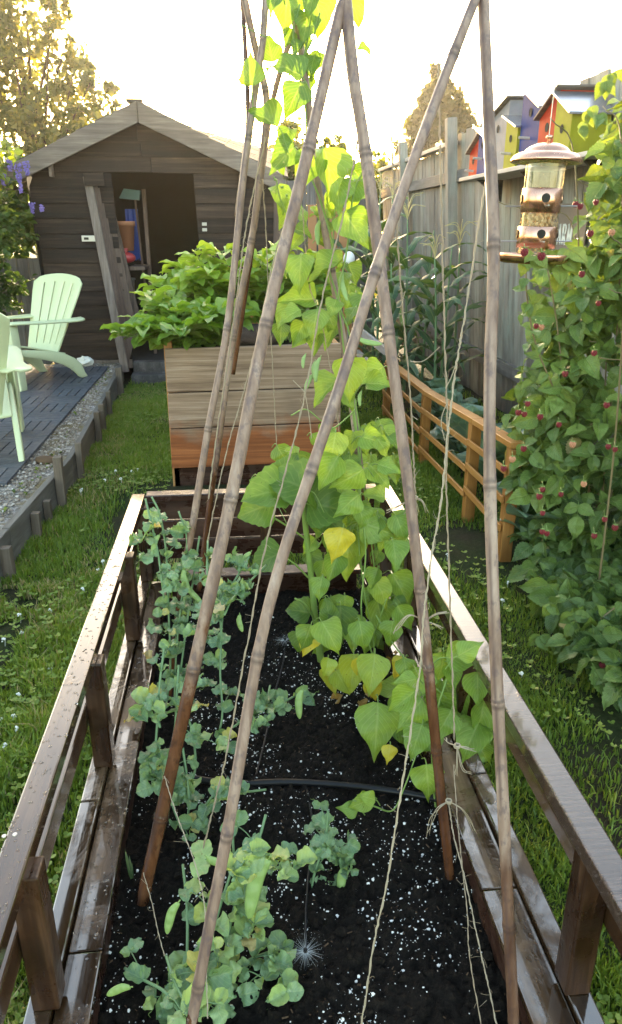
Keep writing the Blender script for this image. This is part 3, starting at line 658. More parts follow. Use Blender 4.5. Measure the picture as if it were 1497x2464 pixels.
# ------------------------------------------------------------------ fences in the background
def plank_fence(name, label, x0, x1, y, h, mat, wd=.14, z0=0.):
    t = thing(name, label, 'fence', ((x0+x1)/2, y, 0)); m = MB(); x = x0
    while x < x1:
        m.box(x, x+wd-.006, y, y+.02, z0, h+U(-.015, .015), .002); x += wd
    m.build('planks', mat, t)
    m = MB()
    for z in (.4, h-.3): m.box(x0, x1, y+.021, y+.06, z, z+.09)
    m.build('rails', mat, t)
plank_fence('wooden_fence', 'old grey plank fence seen low behind the far chair, left of the shed', -9., -2.35, 9.7, 1.25, M['far_fence'])
plank_fence('wooden_fence', 'brown plank fence closing the yard beyond the corn, right of the shed', .7, 2.15, 12., 2.25, M['far_fence'], .15)
def FX(z): return 2.47-.075*z
def big_fence():
    t = thing('wooden_fence', 'tall weathered board fence with posts and rails running along the right side', 'fence', (2.4, 6, 0))
    m = MB(); y = 1.2
    while y < 12.:
        wd = U(.125, .15); h = (2.47 if y < 7.95 else 2.36)+U(-.02, .02)
        a = FX(0)+U(-.004, .004); b = FX(h)+U(-.006, .006); jz = U(-.05, 0)
        m.hexa([(a, y, jz), (a+.02, y, jz), (a+.02, y+wd-.007, jz), (a, y+wd-.007, jz), (b, y+U(-.004, .004), h), (b+.02, y, h), (b+.02, y+wd-.007, h+U(-.01, .01)), (b, y+wd-.007, h)]); y += wd
    m.build('planks', M['fence'], t)
    for z, th in ((.42, .12), (2.08, .12)):
        m = MB(); y0 = 1.2
        for y1 in (3.3, 5.7, 8.02, 10.2, 12.):
            x = FX(z)-.03
            m.box(x-.02, x+.026, y0, y1-.005, z-th/2+U(-.01, .01), z+th/2+U(-.01, .01)); y0 = y1
        m.build('rail', M['fence_rail'], t, .004)
    for y in (3.3, 5.75, 8.0, 10.2):
        m = MB(); h = 2.6 if y > 7 else 2.5
        m.bar((FX(0)-.09, y, 0), (FX(h)-.09, y, h), .1, .1, (0, 1, 0)); m.build('post', M['fence'], t, .005)
    m = MB(); m.bar((FX(2.38)-.03, 8.06, 2.39), (FX(2.38)-.03, 12, 2.39), .1, .04); m.build('cap_board', M['raw'], t, .004)
big_fence()
# ------------------------------------------------------------------ birdhouses on their shelf
def birdhouses():
    FXp = 2.06
    z6 = lambda x, y, X=FXp: at(1107+x*.2604, 140+y*.2604, x=X)
    sh = thing('shelf', 'long narrow plank shelf on the fence carrying the row of painted birdhouses', 'shelf', (2.16, 5.7, 1.99))
    a, b = z6(70, 1098), z6(1300, 905); zt = 2.0
    m = MB(); m.box(1.985, 2.285, 4.05, a.y, zt-.03, zt-.002); m.build('board', M['raw'], sh, .003)
    for y in (4.6, 5.6, 6.6): m = MB(); m.prism([(2.28, y, zt-.03), (2.28, y, zt-.2), (2.06, y, zt-.03)], (0, .025, 0)); m.build('bracket', M['fence_rail'], sh)
    z0 = zt
    cols = dict(red=(.44, .03, .009), blue=(.007, .03, .16), grey=(.25, .235, .25), lime=(.27, .26, .018))
    mats = {k: plain('paint_'+k, v, .7, .15, var=.25, sc=16, bump=.4) for k, v in cols.items()}
    roofm = plain('zinc_roof', (.5, .5, .53), .25, metal=.85, var=.2, sc=10, bump=.3); wroof = M['fascia']
    # y far, y near, height at far eave, at near eave, depth, colour, roof, hole z, perch
    H = [('small orange red birdhouse at the far end of the shelf', 6.87, 6.62, .2, .31, .2, 'red', wroof, .12, .045),
         ('small blue birdhouse with a metal roof beside the small orange red one', 6.615, 6.38, .36, .27, .16, 'blue', roofm, .22, .12),
         ('tall pale grey unpainted birdhouse, the only grey one on the shelf', 6.37, 5.96, .4, .5, .22, 'grey', wroof, .3, None),
         ('small lime green birdhouse with a metal roof between the grey and tall blue ones', 5.95, 5.70, .37, .28, .14, 'lime', roofm, .2, .1),
         ('tall blue birdhouse with a sloping metal roof in the middle of the shelf', 5.69, 5.33, .53, .36, .26, 'blue', roofm, .33, .17),
         ('large orange red birdhouse with a wooden roof behind the bird feeder lid', 5.32, 5.02, .28, .415, .3, 'red', wroof, .2, None),
         ('large lime green birdhouse with a metal roof at the near end of the shelf', 5.01, 4.76, .385, .25, .34, 'lime', roofm, .16, None)]
    xs = [2.06, 2.05, 2.06, 2.045, 2.06, 2.05, 2.03]
    for (lab, yf, yn, hf, hn, dp, c, rm, hz, pz), x0 in zip(H, xs):
        t = thing('birdhouse', lab, 'birdhouse', (x0+dp/2, (yf+yn)/2, z0), 'painted birdhouses on the fence shelf'); x1 = min(x0+dp, 2.275)
        hf *= .94; hn *= .94
        m = MB(); m.hexa([(x0, yn, z0), (x1, yn, z0), (x1, yf, z0), (x0, yf, z0), (x0, yn, z0+hn), (x1, yn, z0+hn), (x1, yf, z0+hf), (x0, yf, z0+hf)]); m.build('body', mats[c], t, .003)
        d = V3(0, yn-yf, hn-hf); L = d.length; d.normalize(); nn = V3(0, -d.z, d.y); nn = nn if nn.z > 0 else -nn
        p, q = V3((x0+x1)/2-.01, yf, z0+hf)-d*.02+nn*.009, V3((x0+x1)/2-.01, yn, z0+hn)+d*.035+nn*.009
        m = MB(); m.bar(p, q, x1-x0+.05, .014, nn); m.build('roof', rm, t, .002)
        yc = (yf+yn)/2
        m = MB(); m.lathe([(0, 0), (.026 if hn > .3 else .021, 0), (.028 if hn > .3 else .022, .003)], (x0-.003, yc, z0+hz), 20, (-1, 0, 0)); m.lathe([(.026, 0), (.0, -.0)], (x0-.0035, yc, z0+hz), 20, (-1, 0, 0)); m.build('entrance_hole', M['shed_dark'], t)
        if pz: m = MB(); m.tube([(x0+.01, yc-.01, z0+pz), (x0-.075, yc-.01, z0+pz+.004)], .009, 8); m.build('perch', M['raw'], t)
birdhouses()
# ------------------------------------------------------------------ sign on the fence, white capitals
def sign():
    p = at(1362, 548, x=2.2); x = FX(1.55)-.02; y1 = 5.65; z = 1.555
    t = thing('sign', 'brown board sign with white capitals fixed to the fence behind the bird feeder', 'sign', (x, y1-.3, z))
    m = MB(); ya = y1-.62; m.box(x-.012, x, ya, y1, z-.16, z+.2); m.build('board', plain('brown_sign', (.2, .145, .11), .7), t, .003)
    m = MB(); X = x-.0125; hh = .135; sw = .014; th = .024; lw = .07
    def st(y0, a, b, wd_): m.bar((X, y0-a[0]*lw, z-hh/2+a[1]*hh), (X, y0-b[0]*lw, z-hh/2+b[1]*hh), wd_, .003, (1, 0, 0))
    glyph = {'F': [((.15, 0), (.15, 1), th), ((.15, .96), (.85, .96), sw), ((.15, .52), (.6, .52), sw), ((0, .02), (.35, .02), sw*.7)],
             'A': [((.08, 0), (.46, 1), sw*.8), ((.46, 1), (.84, 0), th), ((.25, .36), (.68, .36), sw*.7), ((-.02, .02), (.22, .02), sw*.6), ((.68, .02), (1, .02), sw*.6)],
             'R': [((.16, 0), (.16, 1), th), ((.16, .96), (.65, .96), sw), ((.7, .95), (.78, .75), th*.8), ((.78, .75), (.66, .53), th*.8), ((.16, .5), (.65, .5), sw), ((.42, .5), (.85, 0), th), ((0, .02), (.34, .02), sw*.6)],
             'M': [((.08, 0), (.12, 1), sw*.8), ((.14, 1), (.5, .1), th), ((.5, .1), (.86, 1), sw*.8), ((.9, 1), (.92, 0), th), ((-.02, .02), (.2, .02), sw*.6), ((.78, .02), (1.06, .02), sw*.6)]}
    yy = 5.55
    for ch in 'FARM':
        for a, b, wd_ in glyph[ch]: st(yy, a, b, wd_)
        yy -= .082
    m.build('lettering', M['white'], t)
sign()
# ------------------------------------------------------------------ copper tube feeder
def feeder():
    C = at(1291, 560, y=2.2); cx, cy = C.x, C.y; zt, zb = 1.782, 1.505
    t = thing('bird_feeder', 'copper and clear plastic tube bird feeder hanging over a seed tray', 'bird feeder', (cx, cy, zb))
    n = N('copper'); c = n.coords(); f = n.noise(c, 30, 4); cop = n.done(n.bsdf(n.mix(f, (.62, .3, .19), (.78, .45, .32)), n.ramp(f, [(.3, .16), (.7, .32)]), .5, None, 1.))
    n = N('clear_plastic'); g = n.n('ShaderNodeBsdfGlass'); g.inputs['IOR'].default_value = 1.08; g.inputs['Roughness'].default_value = .05; g.inputs['Color'].default_value = (.9, .9, .88, 1)
    tr = n.n('ShaderNodeBsdfTransparent'); gl = n.n('ShaderNodeBsdfGlossy'); gl.inputs['Roughness'].default_value = .08; mx = n.n('ShaderNodeMixShader'); fr = n.n('ShaderNodeLayerWeight'); fr.inputs[0].default_value = .35
    n.l(n.math('ADD', n.math('MULTIPLY', fr.outputs['Facing'], .5), .06), mx.inputs[0]); n.l(tr.outputs[0], mx.inputs[1]); n.l(gl.outputs[0], mx.inputs[2]); clear = n.done(mx.outputs[0])
    tilt = V3(.03, .0, 1.).normalized(); c0 = V3(cx-.006, cy, 0)
    def lt(prof, name, mat, par=t, nn=36): m = MB(); m.lathe([(r, z-zb) for r, z in prof], (cx, cy, zb), nn, tilt); return m.build(name, mat, par, smooth=True)
    lid = lt([(.001, zt+.036), (.03, zt+.033), (.05, zt+.025), (.06, zt+.017), (.062, zt+.012), (.078, zt+.009), (.09, zt+.002), (.097, zt-.008), (.097, zt-.015), (.092, zt-.014), (.05, zt+.0), (.0, zt+.002)], 'lid', cop)
    lt([(.0, zt+.056), (.008, zt+.054), (.01, zt+.049), (.006, zt+.043), (.005, zt+.034), (0, zt+.034)], 'knob', cop, lid, 14)
    lt([(.0525, zt-.004), (.0525, zb+.006)], 'tube', clear)
    for z0, z1 in ((1.638, 1.702), (1.545, 1.602)):
        s = lt([(.053, z0), (.055, z0+.001), (.055, z1-.001), (.053, z1)], 'sleeve', cop)
        for k, a in enumerate((R(-12), R(170), R(-100))):
            px_, py_ = math.cos(a), math.sin(a); zz = z0+.038
            ax = V3(px_, py_, 0); m = MB(); m.lathe([(0, .0025), (.012, .0025), (.012, 0)], V3(cx, cy, zz)+ax*.0548+tilt*0+V3((zz-zb)*.03, 0, 0), 14, ax); m.build('port', M['black'], s)
            m = MB(); q = V3(cx+(zz-zb)*.03, cy, zz-.02); m.tube([q+ax*.05, q+ax*.1], .0022, 6); m.build('perch', M['metal'], s)
    tray = lt([(0, zb-.002), (.09, zb-.002), (.106, zb+.006), (.112, zb+.022), (.11, zb+.024), (.1, zb+.01), (.08, zb+.006), (0, zb+.005)], 'tray', cop)
    seed = plain('bird_seed', (.48, .32, .16), .8, var=.4, sc=90)
    m = MB()
    for _ in range(420):
        a, z = U(0, TAU), U(0, 1); r = .05*math.sqrt(U(.3, 1)); 
        z = zb+.008+z*.045 if random.random() < .45 else 1.603+U(0, .034)
        m.ball((cx+math.cos(a)*r+(z-zb)*.03, cy+math.sin(a)*r, z), U(.0025, .0045), 5, 4, 1, 1, 1.3)
    m.build('seed', seed, t); t.children[-1]['kind'] = 'stuff'
    m = MB(); m.tube([(cx+.008, cy, zt+.055), (cx+.012, cy, 2.25), (cx+.02, cy+.03, 2.55)], .0012, 5); m.build('hanging_wire', M['metal'], t)
feeder()
# ------------------------------------------------------------------ low orange cedar fence with raw lumber run behind
def low_fence():
    t = thing('garden_fence', 'low orange cedar rail fence guarding the cabbage bed', 'garden fence', (1.3, 5., 0))
    P = [(1.30, 3.36, .625), (1.295, 3.96, .597), (1.295, 5.05, .53), (1.30, 6.45, .508)]
    for x, y, top in P:
        m = MB(); m.box(x+.0, x+.06, y-.03, y+.03, -.02, top-.021); m.build('post', M['cedar_z'], t, .003)
    for (xa, ya, ta), (xb, yb, tb) in zip(P[:-1], P[1:]):
        m = MB(); m.bar((xa+.03, ya-.035, ta), (xb+.03, yb-.038, tb), .07, .03); m.build('cap_rail', M['cedar'], t, .003)
        for dz in (.13, .28, .43):
            m = MB(); m.bar((xa-.012, ya-.02, ta-dz), (xb-.012, yb-.023, tb-dz*.92), .014, .034); m.build('rail', M['cedar'], t, .002)
    t2 = thing('garden_fence', 'unpainted pale lumber run of low fence beyond the cedar one', 'garden fence', (1.3, 7.5, 0))
    for z in (.6, .36):
        m = MB(); m.bar((1.3, 6.42, z), (1.27, 9., z+.02), .03, .07); m.build('rail', M['raw'], t2, .003)
    m = MB(); m.box(1.26, 1.33, 7.8, 7.87, 0, .62); m.build('post', M['cedar_z'], t2, .003)
low_fence()
# ------------------------------------------------------------------ trees behind the yard, wisteria
def tree(name, label, base, blobs, nleaf, mat, size, trunk_r, group=None, limbs=True, clump=.35):
    base = Vector(base); t = thing(name, label, 'tree', base, group)
    m = MB(); top = base+V3(0, 0, max(b[0][2] for b in blobs)*.8)
    ctr = [base, base.lerp(top, .3)+V3(U(-.1, .1), 0, 0), base.lerp(top, .65)+V3(U(-.2, .2), 0, 0), top]
    m.tube(spline(ctr, 5), list(np.linspace(trunk_r, trunk_r*.3, 16)), 8)
    L = Leaves(); tot = sum(b[1]**2 for b in blobs)
    for c, r in blobs:
        c = base+V3(*c)
        if limbs: st = base.lerp(top, U(.3, .7)); m.tube(spline([st, st.lerp(c, .5)+V3(0, 0, -.1*r), c], 4), [trunk_r*.4]*3+[trunk_r*.25]*3+[trunk_r*.12]*3, 6)
        k = int(nleaf*r*r/tot); ncl = max(6, int(k/26))
        for _ in range(ncl):
            d = rdir(.15); q = c+d*r*random.random()**.45*U(.7, 1.15); rn = U(0, .75); rs = clump*r*U(.5, 1.)
            if limbs and random.random() < .25: m.tube([c.lerp(q, .2), q], [trunk_r*.12, .008], 4)
            for _ in range(26):
                o = rdir()*rs*random.random()**.5
                L.add(random.choice(T_SMALL), q+o, rdir(-.4), rdir(.8), size*U(.6, 1.3), min(1, max(0, rn+U(-.2, .25))))
    m.build('trunk', M['trunk'], t, smooth=True); L.build('crown', mat, t); return t
def P20(px, py, y=20.): return at(px, py, y=y)
def trees():
    y = 18.; b = at(110, 640, y=y); base = (b.x, y, 0)
    bl = []
    for px_, py_, rp in ((40, 120, 70), (120, 60, 55), (150, 140, 60), (60, 230, 85), (160, 215, 60), (20, 60, 50), (215, 205, 40), (190, 270, 70), (90, 310, 90), (245, 275, 35), (20, 300, 80), (135, 20, 35), (200, 330, 60), (180, 160, 40), (60, -40, 80), (-40, 160, 110), (-60, 20, 100), (265, 212, 16)):
        q = at(px_, py_, y=y+U(-1, 1)); bl.append(((q.x-b.x, q.y-y, q.z), rp/FOC*y*1.02))
    tree('broadleaf_tree', 'tall loose tree with sunlit yellow edges behind the shed on the left', base, bl, 9000, M['tree'], .12, .12)
    y = 26.; b = at(1060, 500, y=y); bl = []
    for i in range(10):
        f = i/9; py_ = 175+f*165; w_ = 10+f*62
        for k in range(1 if i < 2 else 3):
            q = at(1056+(U(-.6, .6) if k == 0 else (k-1.5)*1.3)*w_, py_+U(-8, 8), y=y+U(-.5, .5)); bl.append(((q.x-b.x, q.y-y, q.z), (w_*.62+6)/FOC*y))
    tree('conifer_tree', 'dark pointed conifer rising beyond the right hand fence', (b.x, y, 0), bl, 7000, M['conifer'], .2, .16, limbs=False, clump=.4)
    # low far greenery that closes the horizon
    for lab, x0, y0, n_, hh in (('round garden tree low on the skyline beyond the corn', 4.2, 24., 7, 2.6), ('bushy shrub glowing in the low sun behind the corn and the far fence', 1.75, 13.3, 14, 2.75), ('dense dark shrub filling the gap left of the shed', -3.75, 10.6, 13, 2.3)):
        bl = [((U(-1.1, 1.1), U(-.6, .6), U(.6, hh)), U(.45, .75)) for _ in range(n_)]
        tree('garden_tree', lab, (x0, y0, 0), bl, 7000 if n_ > 9 else 2500, M['wist'] if n_ == 13 else M['tree'], .12, .07)
trees()
def wisteria():
    t = thing('wisteria', 'wisteria with pinnate leaves and hanging purple flowers at the left end of the shed', 'climbing plant', (-2.55, 8.3, 0))
    L = Leaves(); m = MB()
    m.tube(spline([(-2.6, 8.5, 0), (-2.5, 8.45, .7), (-2.62, 8.4, 1.5), (-2.45, 8.3, 2.1), (-2.7, 8.2, 2.5)], 6), .035, 7)
    cl = [(-2.62, 8.2, 2.5, .4, .65), (-2.45, 8.15, 2.36, .3, .85), (-2.85, 8.3, 2.2, .45, .3), (-2.45, 8.2, 1.8, .3, .2), (-2.25, 8.15, 1.62, .18, .35), (-2.6, 8.3, 1.45, .38, .15), (-2.9, 8.4, 1.7, .5, .1), (-2.5, 8.4, 1.05, .3, .05), (-2.85, 8.5, 1.0, .45, .05), (-2.95, 8.1, 2.65, .4, .8), (-2.35, 8.05, 2.2, .14, .8), (-2.75, 8.6, .75, .3, 0.)]
    for x, y, z, r, b in cl:
        for _ in range(int(70*r/.3)):
            p = V3(x, y, z)+rdir()*r*random.random()**.5; d = (rdir(-.5)+V3(.2, -.4, 0)).normalized(); L_ = U(.14, .24); n_ = 5
            side = d.cross(V3(0, 0, 1)).normalized()
            for k in range(n_):
                q = p+d*L_*(k+1)/n_+V3(0, 0, -.05*(k/n_)**2)
                for s in (-1, 1): L.add(random.choice(T_SMALL), q, side*s+d*.45+V3(0, 0, -.2), (rdir(2.)), U(.05, .08), min(1, max(0, b+U(-.15, .15))))
            L.add(random.choice(T_SMALL), p+d*L_, d, rdir(2), .07, b)
    m.build('stem', M['trunk'], t); L.build('foliage', M['wist'], t)
    for px_, py_, h in ((22, 395, .1), (42, 405, .26), (62, 400, .12), (5, 430, .1), (75, 498, .1), (100, 505, .06)):
        p = at(px_, py_-12, y=8.05 if px_ < 70 else 8.2); f = MB()
        for _ in range(int(h*420)):
            k = random.random(); r = .035*(1-k*.75)*math.sqrt(random.random())+.004; a = U(0, TAU)
            f.ball(p+V3(math.cos(a)*r, math.sin(a)*r, -k*h), U(.007, .012), 5, 4, 1, 1, .8, .2)
        f.build('flower_cluster', M['purple'], t)
wisteria()
# ------------------------------------------------------------------ raspberry canes by the fence
def berry(mb, p, r, drop=True):
    mb.ball(p, r*.72, 7, 5, 1, 1, 1.15)
    for i in range(5):
        zz = r*(.75-.38*i); rr = r*(.62, .85, .86, .7, .4)[i]; n = (5, 8, 8, 7, 4)[i]
        for k in range(n):
            a = TAU*(k+.5*(i % 2))/n; mb.ball(p+V3(math.cos(a)*rr, math.sin(a)*rr, zz), r*.3, 5, 4)
def raspberry():
    t = thing('raspberry_bush', 'dense raspberry bush with red berries filling the right side in front of the fence', 'raspberry bush', (1.75, 3.0, 0))
    L = Leaves(); m = MB(); C = MB()
    edge = [(150, 1478), (260, 1420), (340, 1400), (400, 1398), (470, 1378), (560, 1385), (640, 1330), (700, 1315), (760, 1262), (840, 1268), (920, 1240), (1000, 1232), (1100, 1222), (1180, 1228), (1260, 1235), (1340, 1262), (1420, 1290), (1500, 1345), (1580, 1400), (1660, 1440)]
    ex = lambda py: float(np.interp(py, [e[0] for e in edge], [e[1] for e in edge]))
    spots = []
    # outer face of the bush: leaf sprays over the surface, nearer the camera lower down
    for _ in range(700):
        py_ = U(205, 1650); px_ = ex(py_)+(-24 if py_ > 520 else 34)+abs(random.gauss(0, 1))*95+random.random()*130+U(-8, 14)
        if px_ > 1640 or (px_ < 1398 and 480 < py_ < 605): continue
        inn = (px_-ex(py_))
        yg = at(px_, py_, z=.06).y-.12 if py_ > 900 else 9.; yd = min(yg, 3.35-.5*(py_-150)/1450+.25*max(0, 1-inn/160)+abs(random.gauss(0, .26)))
        p = at(px_, py_, y=yd)
        if p.z < .03 or p.x > 2.22: continue
        spots.append((p, 0, inn))
    for _ in range(560):   # body behind
        py_ = U(330, 1680); px_ = ex(py_)+55+random.random()*420; yg = at(px_, py_, z=.06).y-.05 if py_ > 900 else 9.; p = at(px_, py_, y=min(yg, U(3.1, 4.1)))
        if p.z < .04 or p.x > 2.25: continue
        spots.append((p, 1, 100))
    for p, deep, inn in spots:
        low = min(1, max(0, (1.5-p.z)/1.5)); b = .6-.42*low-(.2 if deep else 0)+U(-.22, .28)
        out = V3(-.75, -.65, .15+.25*p.z)+rdir()*.95
        d = (V3(-.5, -.35, -.35)+rdir()*.75).normalized(); Ls = U(.075, .135)
        root = p-d*U(.03, .07); m.tube([root-d*.03+V3(0, 0, -.01), root, p], .0013, 4, False)
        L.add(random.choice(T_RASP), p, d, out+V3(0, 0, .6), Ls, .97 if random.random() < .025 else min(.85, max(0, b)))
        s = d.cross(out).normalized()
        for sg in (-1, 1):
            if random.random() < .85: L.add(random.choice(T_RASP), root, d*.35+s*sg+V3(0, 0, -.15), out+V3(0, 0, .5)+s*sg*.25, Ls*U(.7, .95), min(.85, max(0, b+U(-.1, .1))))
    # canes
    for _ in range(26):
        x, y = U(1.55, 2.1), U(2.5, 3.7); h = U(1.1, 2.2); lx, ly = U(-.55, .1), U(-.5, .2)
        C.tube(spline([(x, y, 0), (x+lx*.2, y+ly*.2, h*.5), (x+lx*.6, y+ly*.6, h*.9), (x+lx, y+ly, h*.97)], 5), list(np.linspace(.0055, .002, 16)), 5)
    for pts in (((1497, 1450), (1430, 1500), (1375, 1550), (1330, 1545)), ((1497, 1520), (1440, 1590), (1400, 1640)), ((1265, 640), (1270, 730), (1290, 830), (1330, 930))):
        q = [at(a, b, y=2.45 if b > 1000 else 2.9) for a, b in pts]; C.tube(spline(q, 5), .0035, 5)
        for c in spline(q, 3):
            for sg in range(2): L.add(random.choice(T_RASP), c, rdir(-.3), V3(-.3, -.7, .8)+rdir()*.3, U(.05, .075), U(.3, .6))
    # single shoots at the margin of the photograph's bush
    for px_, py_, yy, b in ((1265, 625, 2.75, .6), (1290, 560, 2.7, .8), (1320, 600, 2.15, .85), (1285, 615, 2.1, .8), (1395, 300, 3.1, .75), (1420, 265, 3.1, .8), (1330, 1460, 2.4, .45), (1375, 1500, 2.4, .4), (1300, 1530, 2.4, .35), (1470, 1600, 2.1, .6), (1390, 1590, 2.3, .3), (1355, 1630, 2.3, .25), (1460, 200, 3.1, .7), (1478, 180, 3.1, .75), (1370, 610, 2.12, .7), (1350, 640, 2.12, .8), (1440, 280, 3., .5)):
        p = at(px_, py_, y=yy)
        for k in range(3): L.add(random.choice(T_RASP), p+rdir()*.012, V3(-.3+k*.4, -.3, -.7)+rdir()*.5, V3(-.4, -.9, .5)+rdir()*.3, U(.05, .07), b+U(-.08, .08))
    C.build('canes', M['cane'], t, smooth=True); m.build('petioles', M['stem'], t)
    L.build('foliage', M['rasp'], t)
    bs = [(1385, 492, 2.6), (1396, 497, 2.6), (1434, 487, 2.6), (1420, 562, 2.5), (1262, 607, 2.09), (1303, 617, 2.09), (1290, 785, 2.7), (1303, 788, 2.7), (1248, 993, 2.62), (1262, 997, 2.62), (1270, 972, 2.65), (1300, 1003, 2.75), (1345, 1022, 2.7), (1460, 975, 2.6), (1233, 1105, 2.55), (1212, 1128, 2.55), (1260, 1080, 2.6), (1298, 1195, 2.5), (1306, 1178, 2.52), (1306, 1235, 2.5), (1305, 1280, 2.48), (1316, 1284, 2.5), (1464, 1075, 2.45), (1480, 1082, 2.5), (1455, 1250, 2.4), (1480, 1270, 2.42), (1430, 1290, 2.45), (1405, 1165, 2.5), (1378, 1070, 2.6), (1450, 1600, 2.2), (1350, 1190, 2.6), (1400, 660, 2.7), (1472, 560, 2.7), (1440, 730, 2.7), (1360, 900, 2.7), (1430, 850, 2.7)]
    for i, (a, b, yy) in enumerate(bs):
        p = at(a, b, y=yy-.06); q = MB(); berry(q, p, U(.0085, .0115)); o = q.build('raspberry', M['berry_pink'] if i in (14, 27, 28, 7, 32) else M['berry'], t, smooth=True)
        q = MB(); q.tube(spline([p+V3(0, 0, .01), p+V3(.002, .012, .02), p+V3(.01, .035, .02)], 3), .0009, 4)
        for k in range(5): a_ = TAU*k/5; q.tube([p+V3(0, 0, .011), p+V3(math.cos(a_)*.012, math.sin(a_)*.012, .014)], [.002, .0004], 4)
        q.build('stalk', M['stem'], o)
raspberry()
# ------------------------------------------------------------------ cabbages and sweetcorn
def cabbage(label, x, y, s):
    t = thing('cabbage', label, 'cabbage', (x, y, 0), 'cabbages behind the cedar fence'); L = Leaves()
    for k in range(17):
        a = k*2.4+U(-.2, .2); f = k/17; el = .1+1.15*f; d = V3(math.cos(a)*math.cos(el), math.sin(a)*math.cos(el), math.sin(el))
        L.add(random.choice(T_CAB), V3(x, y, .08+.14*f)*1.+d*.02, d+V3(0, 0, .45), V3(-d.x, -d.y, .8), 1.3*s*U(.75, 1.1)*(1-.35*f), min(1, max(0, U(.3, .9)+.2*f)))
    L.build('leaves', M['cabbage'], t); m = MB(); m.tube([(x, y, -.02), (x, y, .1)], .014, 7); m.build('stem', M['stem_dk'], t)
for lab, x, y, s in (('large cabbage nearest the raspberries at the end of the cedar fence', 1.62, 3.75, .25), ('blue green cabbage spilling under the lowest rail by the end post', 1.5, 3.35, .24), ('cabbage behind the second post from the near end of the cedar fence', 1.62, 4.35, .27), ('cabbage close to the tall fence under its dark lower rail', 1.98, 4.7, .27), ('cabbage in the middle of the row seen through the cedar rails', 1.6, 4.95, .26), ('cabbage behind the far half of the cedar rails', 1.62, 5.6, .25), ('farthest cabbage beside the corn stalks', 1.75, 6.15, .24)): cabbage(lab, x, y, s)
def corn(label, x, y, h, nl, tassel=True, ear=False):
    t = thing('corn_plant', label, 'corn', (x, y, 0), 'sweetcorn along the tall fence'); m = MB(); lx, ly = U(-.08, .08), U(-.05, .05)
    ax = lambda f: V3(x+lx*f*f, y+ly*f, h*f*.9)
    m.tube([ax(k/10) for k in range(11)], list(np.linspace(.016, .006, 11)), 7); m.build('stalk', M['stem_dk'], t, smooth=True)
    vs, fs, uv, at_ = [], [], [], []; n0 = 0; a0 = U(0, TAU)
    for k in range(nl):
        f = .1+.78*k/nl; p = ax(f); a = a0+(math.pi if k % 2 else 0)+U(-.7, .7); Lf = U(.55, .85)*(1-.3*f); el = U(.8, 1.15); wmax = U(.034, .052); droop = U(1.5, 2.5); rv = U(.1, .7)+.3*max(0, f-.6)
        pt = p.copy(); ns = 14; tw0 = U(-.5, .5)
        for i in range(ns+1):
            s = i/ns; wd = wmax*(min(1, .35+s*3.2))*(1-s**2.4)+.0008; e = el-droop*s**1.4
            d = V3(math.cos(a)*math.cos(e), math.sin(a)*math.cos(e), math.sin(e)); sd_ = V3(-math.sin(a), math.cos(a), 0); nn = sd_.cross(d)
            tw = tw0*s*2; sd2 = sd_*math.cos(tw)+nn*math.sin(tw); wv = nn*(.008*math.sin(s*22+k))
            vs += [pt-sd2*wd-nn*-.25*wd+wv, pt, pt+sd2*wd+nn*.25*wd-wv]; uv += [(0, s), (.5, s), (1, s)]; at_ += [rv]*3
            pt = pt+d*(Lf/ns)
            if i < ns:
                b = n0+i*3; fs += [(b, b+1, b+4, b+3), (b+1, b+2, b+5, b+4)]
        n0 += (ns+1)*3
    np_mesh('leaves', np.array([tuple(v) for v in vs]), np.array(fs, np.int32).ravel(), np.full(len(fs), 4), M['corn'], t, {'rnd': at_}, np.array(uv), True)
    if tassel:
        m = MB(); p = ax(.98); m.tube([p, p+V3(0, 0, .22)], [.004, .002], 5)
        for k in range(9): a = U(0, TAU); q = p+V3(0, 0, U(.02, .14)); m.tube(spline([q, q+V3(math.cos(a)*.05, math.sin(a)*.05, .1), q+V3(math.cos(a)*U(.1, .17), math.sin(a)*.12, U(.06, .14))], 4), .003, 5)
        m.build('tassel', M['straw'], t)
    if ear:
        m = MB(); p = ax(.42); m.lathe([(.008, 0), (.022, .03), (.028, .09), (.022, .16), (.006, .21)], p+V3(-.02, -.02, 0), 9, (-.25, -.15, 1)); e_ = m.build('ear', M['pod'], t, smooth=True)
        m = MB(); p2 = p+V3(-.075, -.05, .2)
        for k in range(14): m.tube(spline([p2, p2+rdir(1)*.02, p2+rdir(-.3)*.045], 3), .0008, 3)
        m.build('silk', M['straw'], e_)
for lab, x, y, h, nl, ta, ea in (('corn plant farthest left, nearest the shed corner', 1.22, 8.2, 1.95, 12, True, False), ('tall corn plant with a tassel behind the bean teepee', 1.45, 7.6, 2.1, 13, True, False), ('corn plant with a pale ear on its stalk', 1.62, 7.05, 1.85, 12, True, True), ('corn plant with broad arching blades against the fence', 1.88, 7.4, 1.75, 12, False, False), ('short corn plant at the near end of the corn row', 1.8, 6.6, 1.5, 10, True, False), ('leafy corn plant between the cedar fence and the tall fence post', 1.95, 6.95, 1.6, 12, False, False), ('corn plant in the second row, half hidden by the leaning bamboo pole', 1.5, 8.1, 2.0, 13, True, False), ('slim corn plant growing tight to the fence post', 2.14, 7.2, 1.6, 9, True, False), ('corn plant in the back row by the far fence', 1.75, 8.5, 2.1, 12, True, False), ('corn plant hidden deep in the middle of the corn row', 1.42, 6.75, 1.45, 11, False, False), ('tallest corn plant, its tassel glowing against the sky', 1.55, 8.9, 2.3, 12, True, False)): corn(lab, x, y, h, nl, ta, ea)
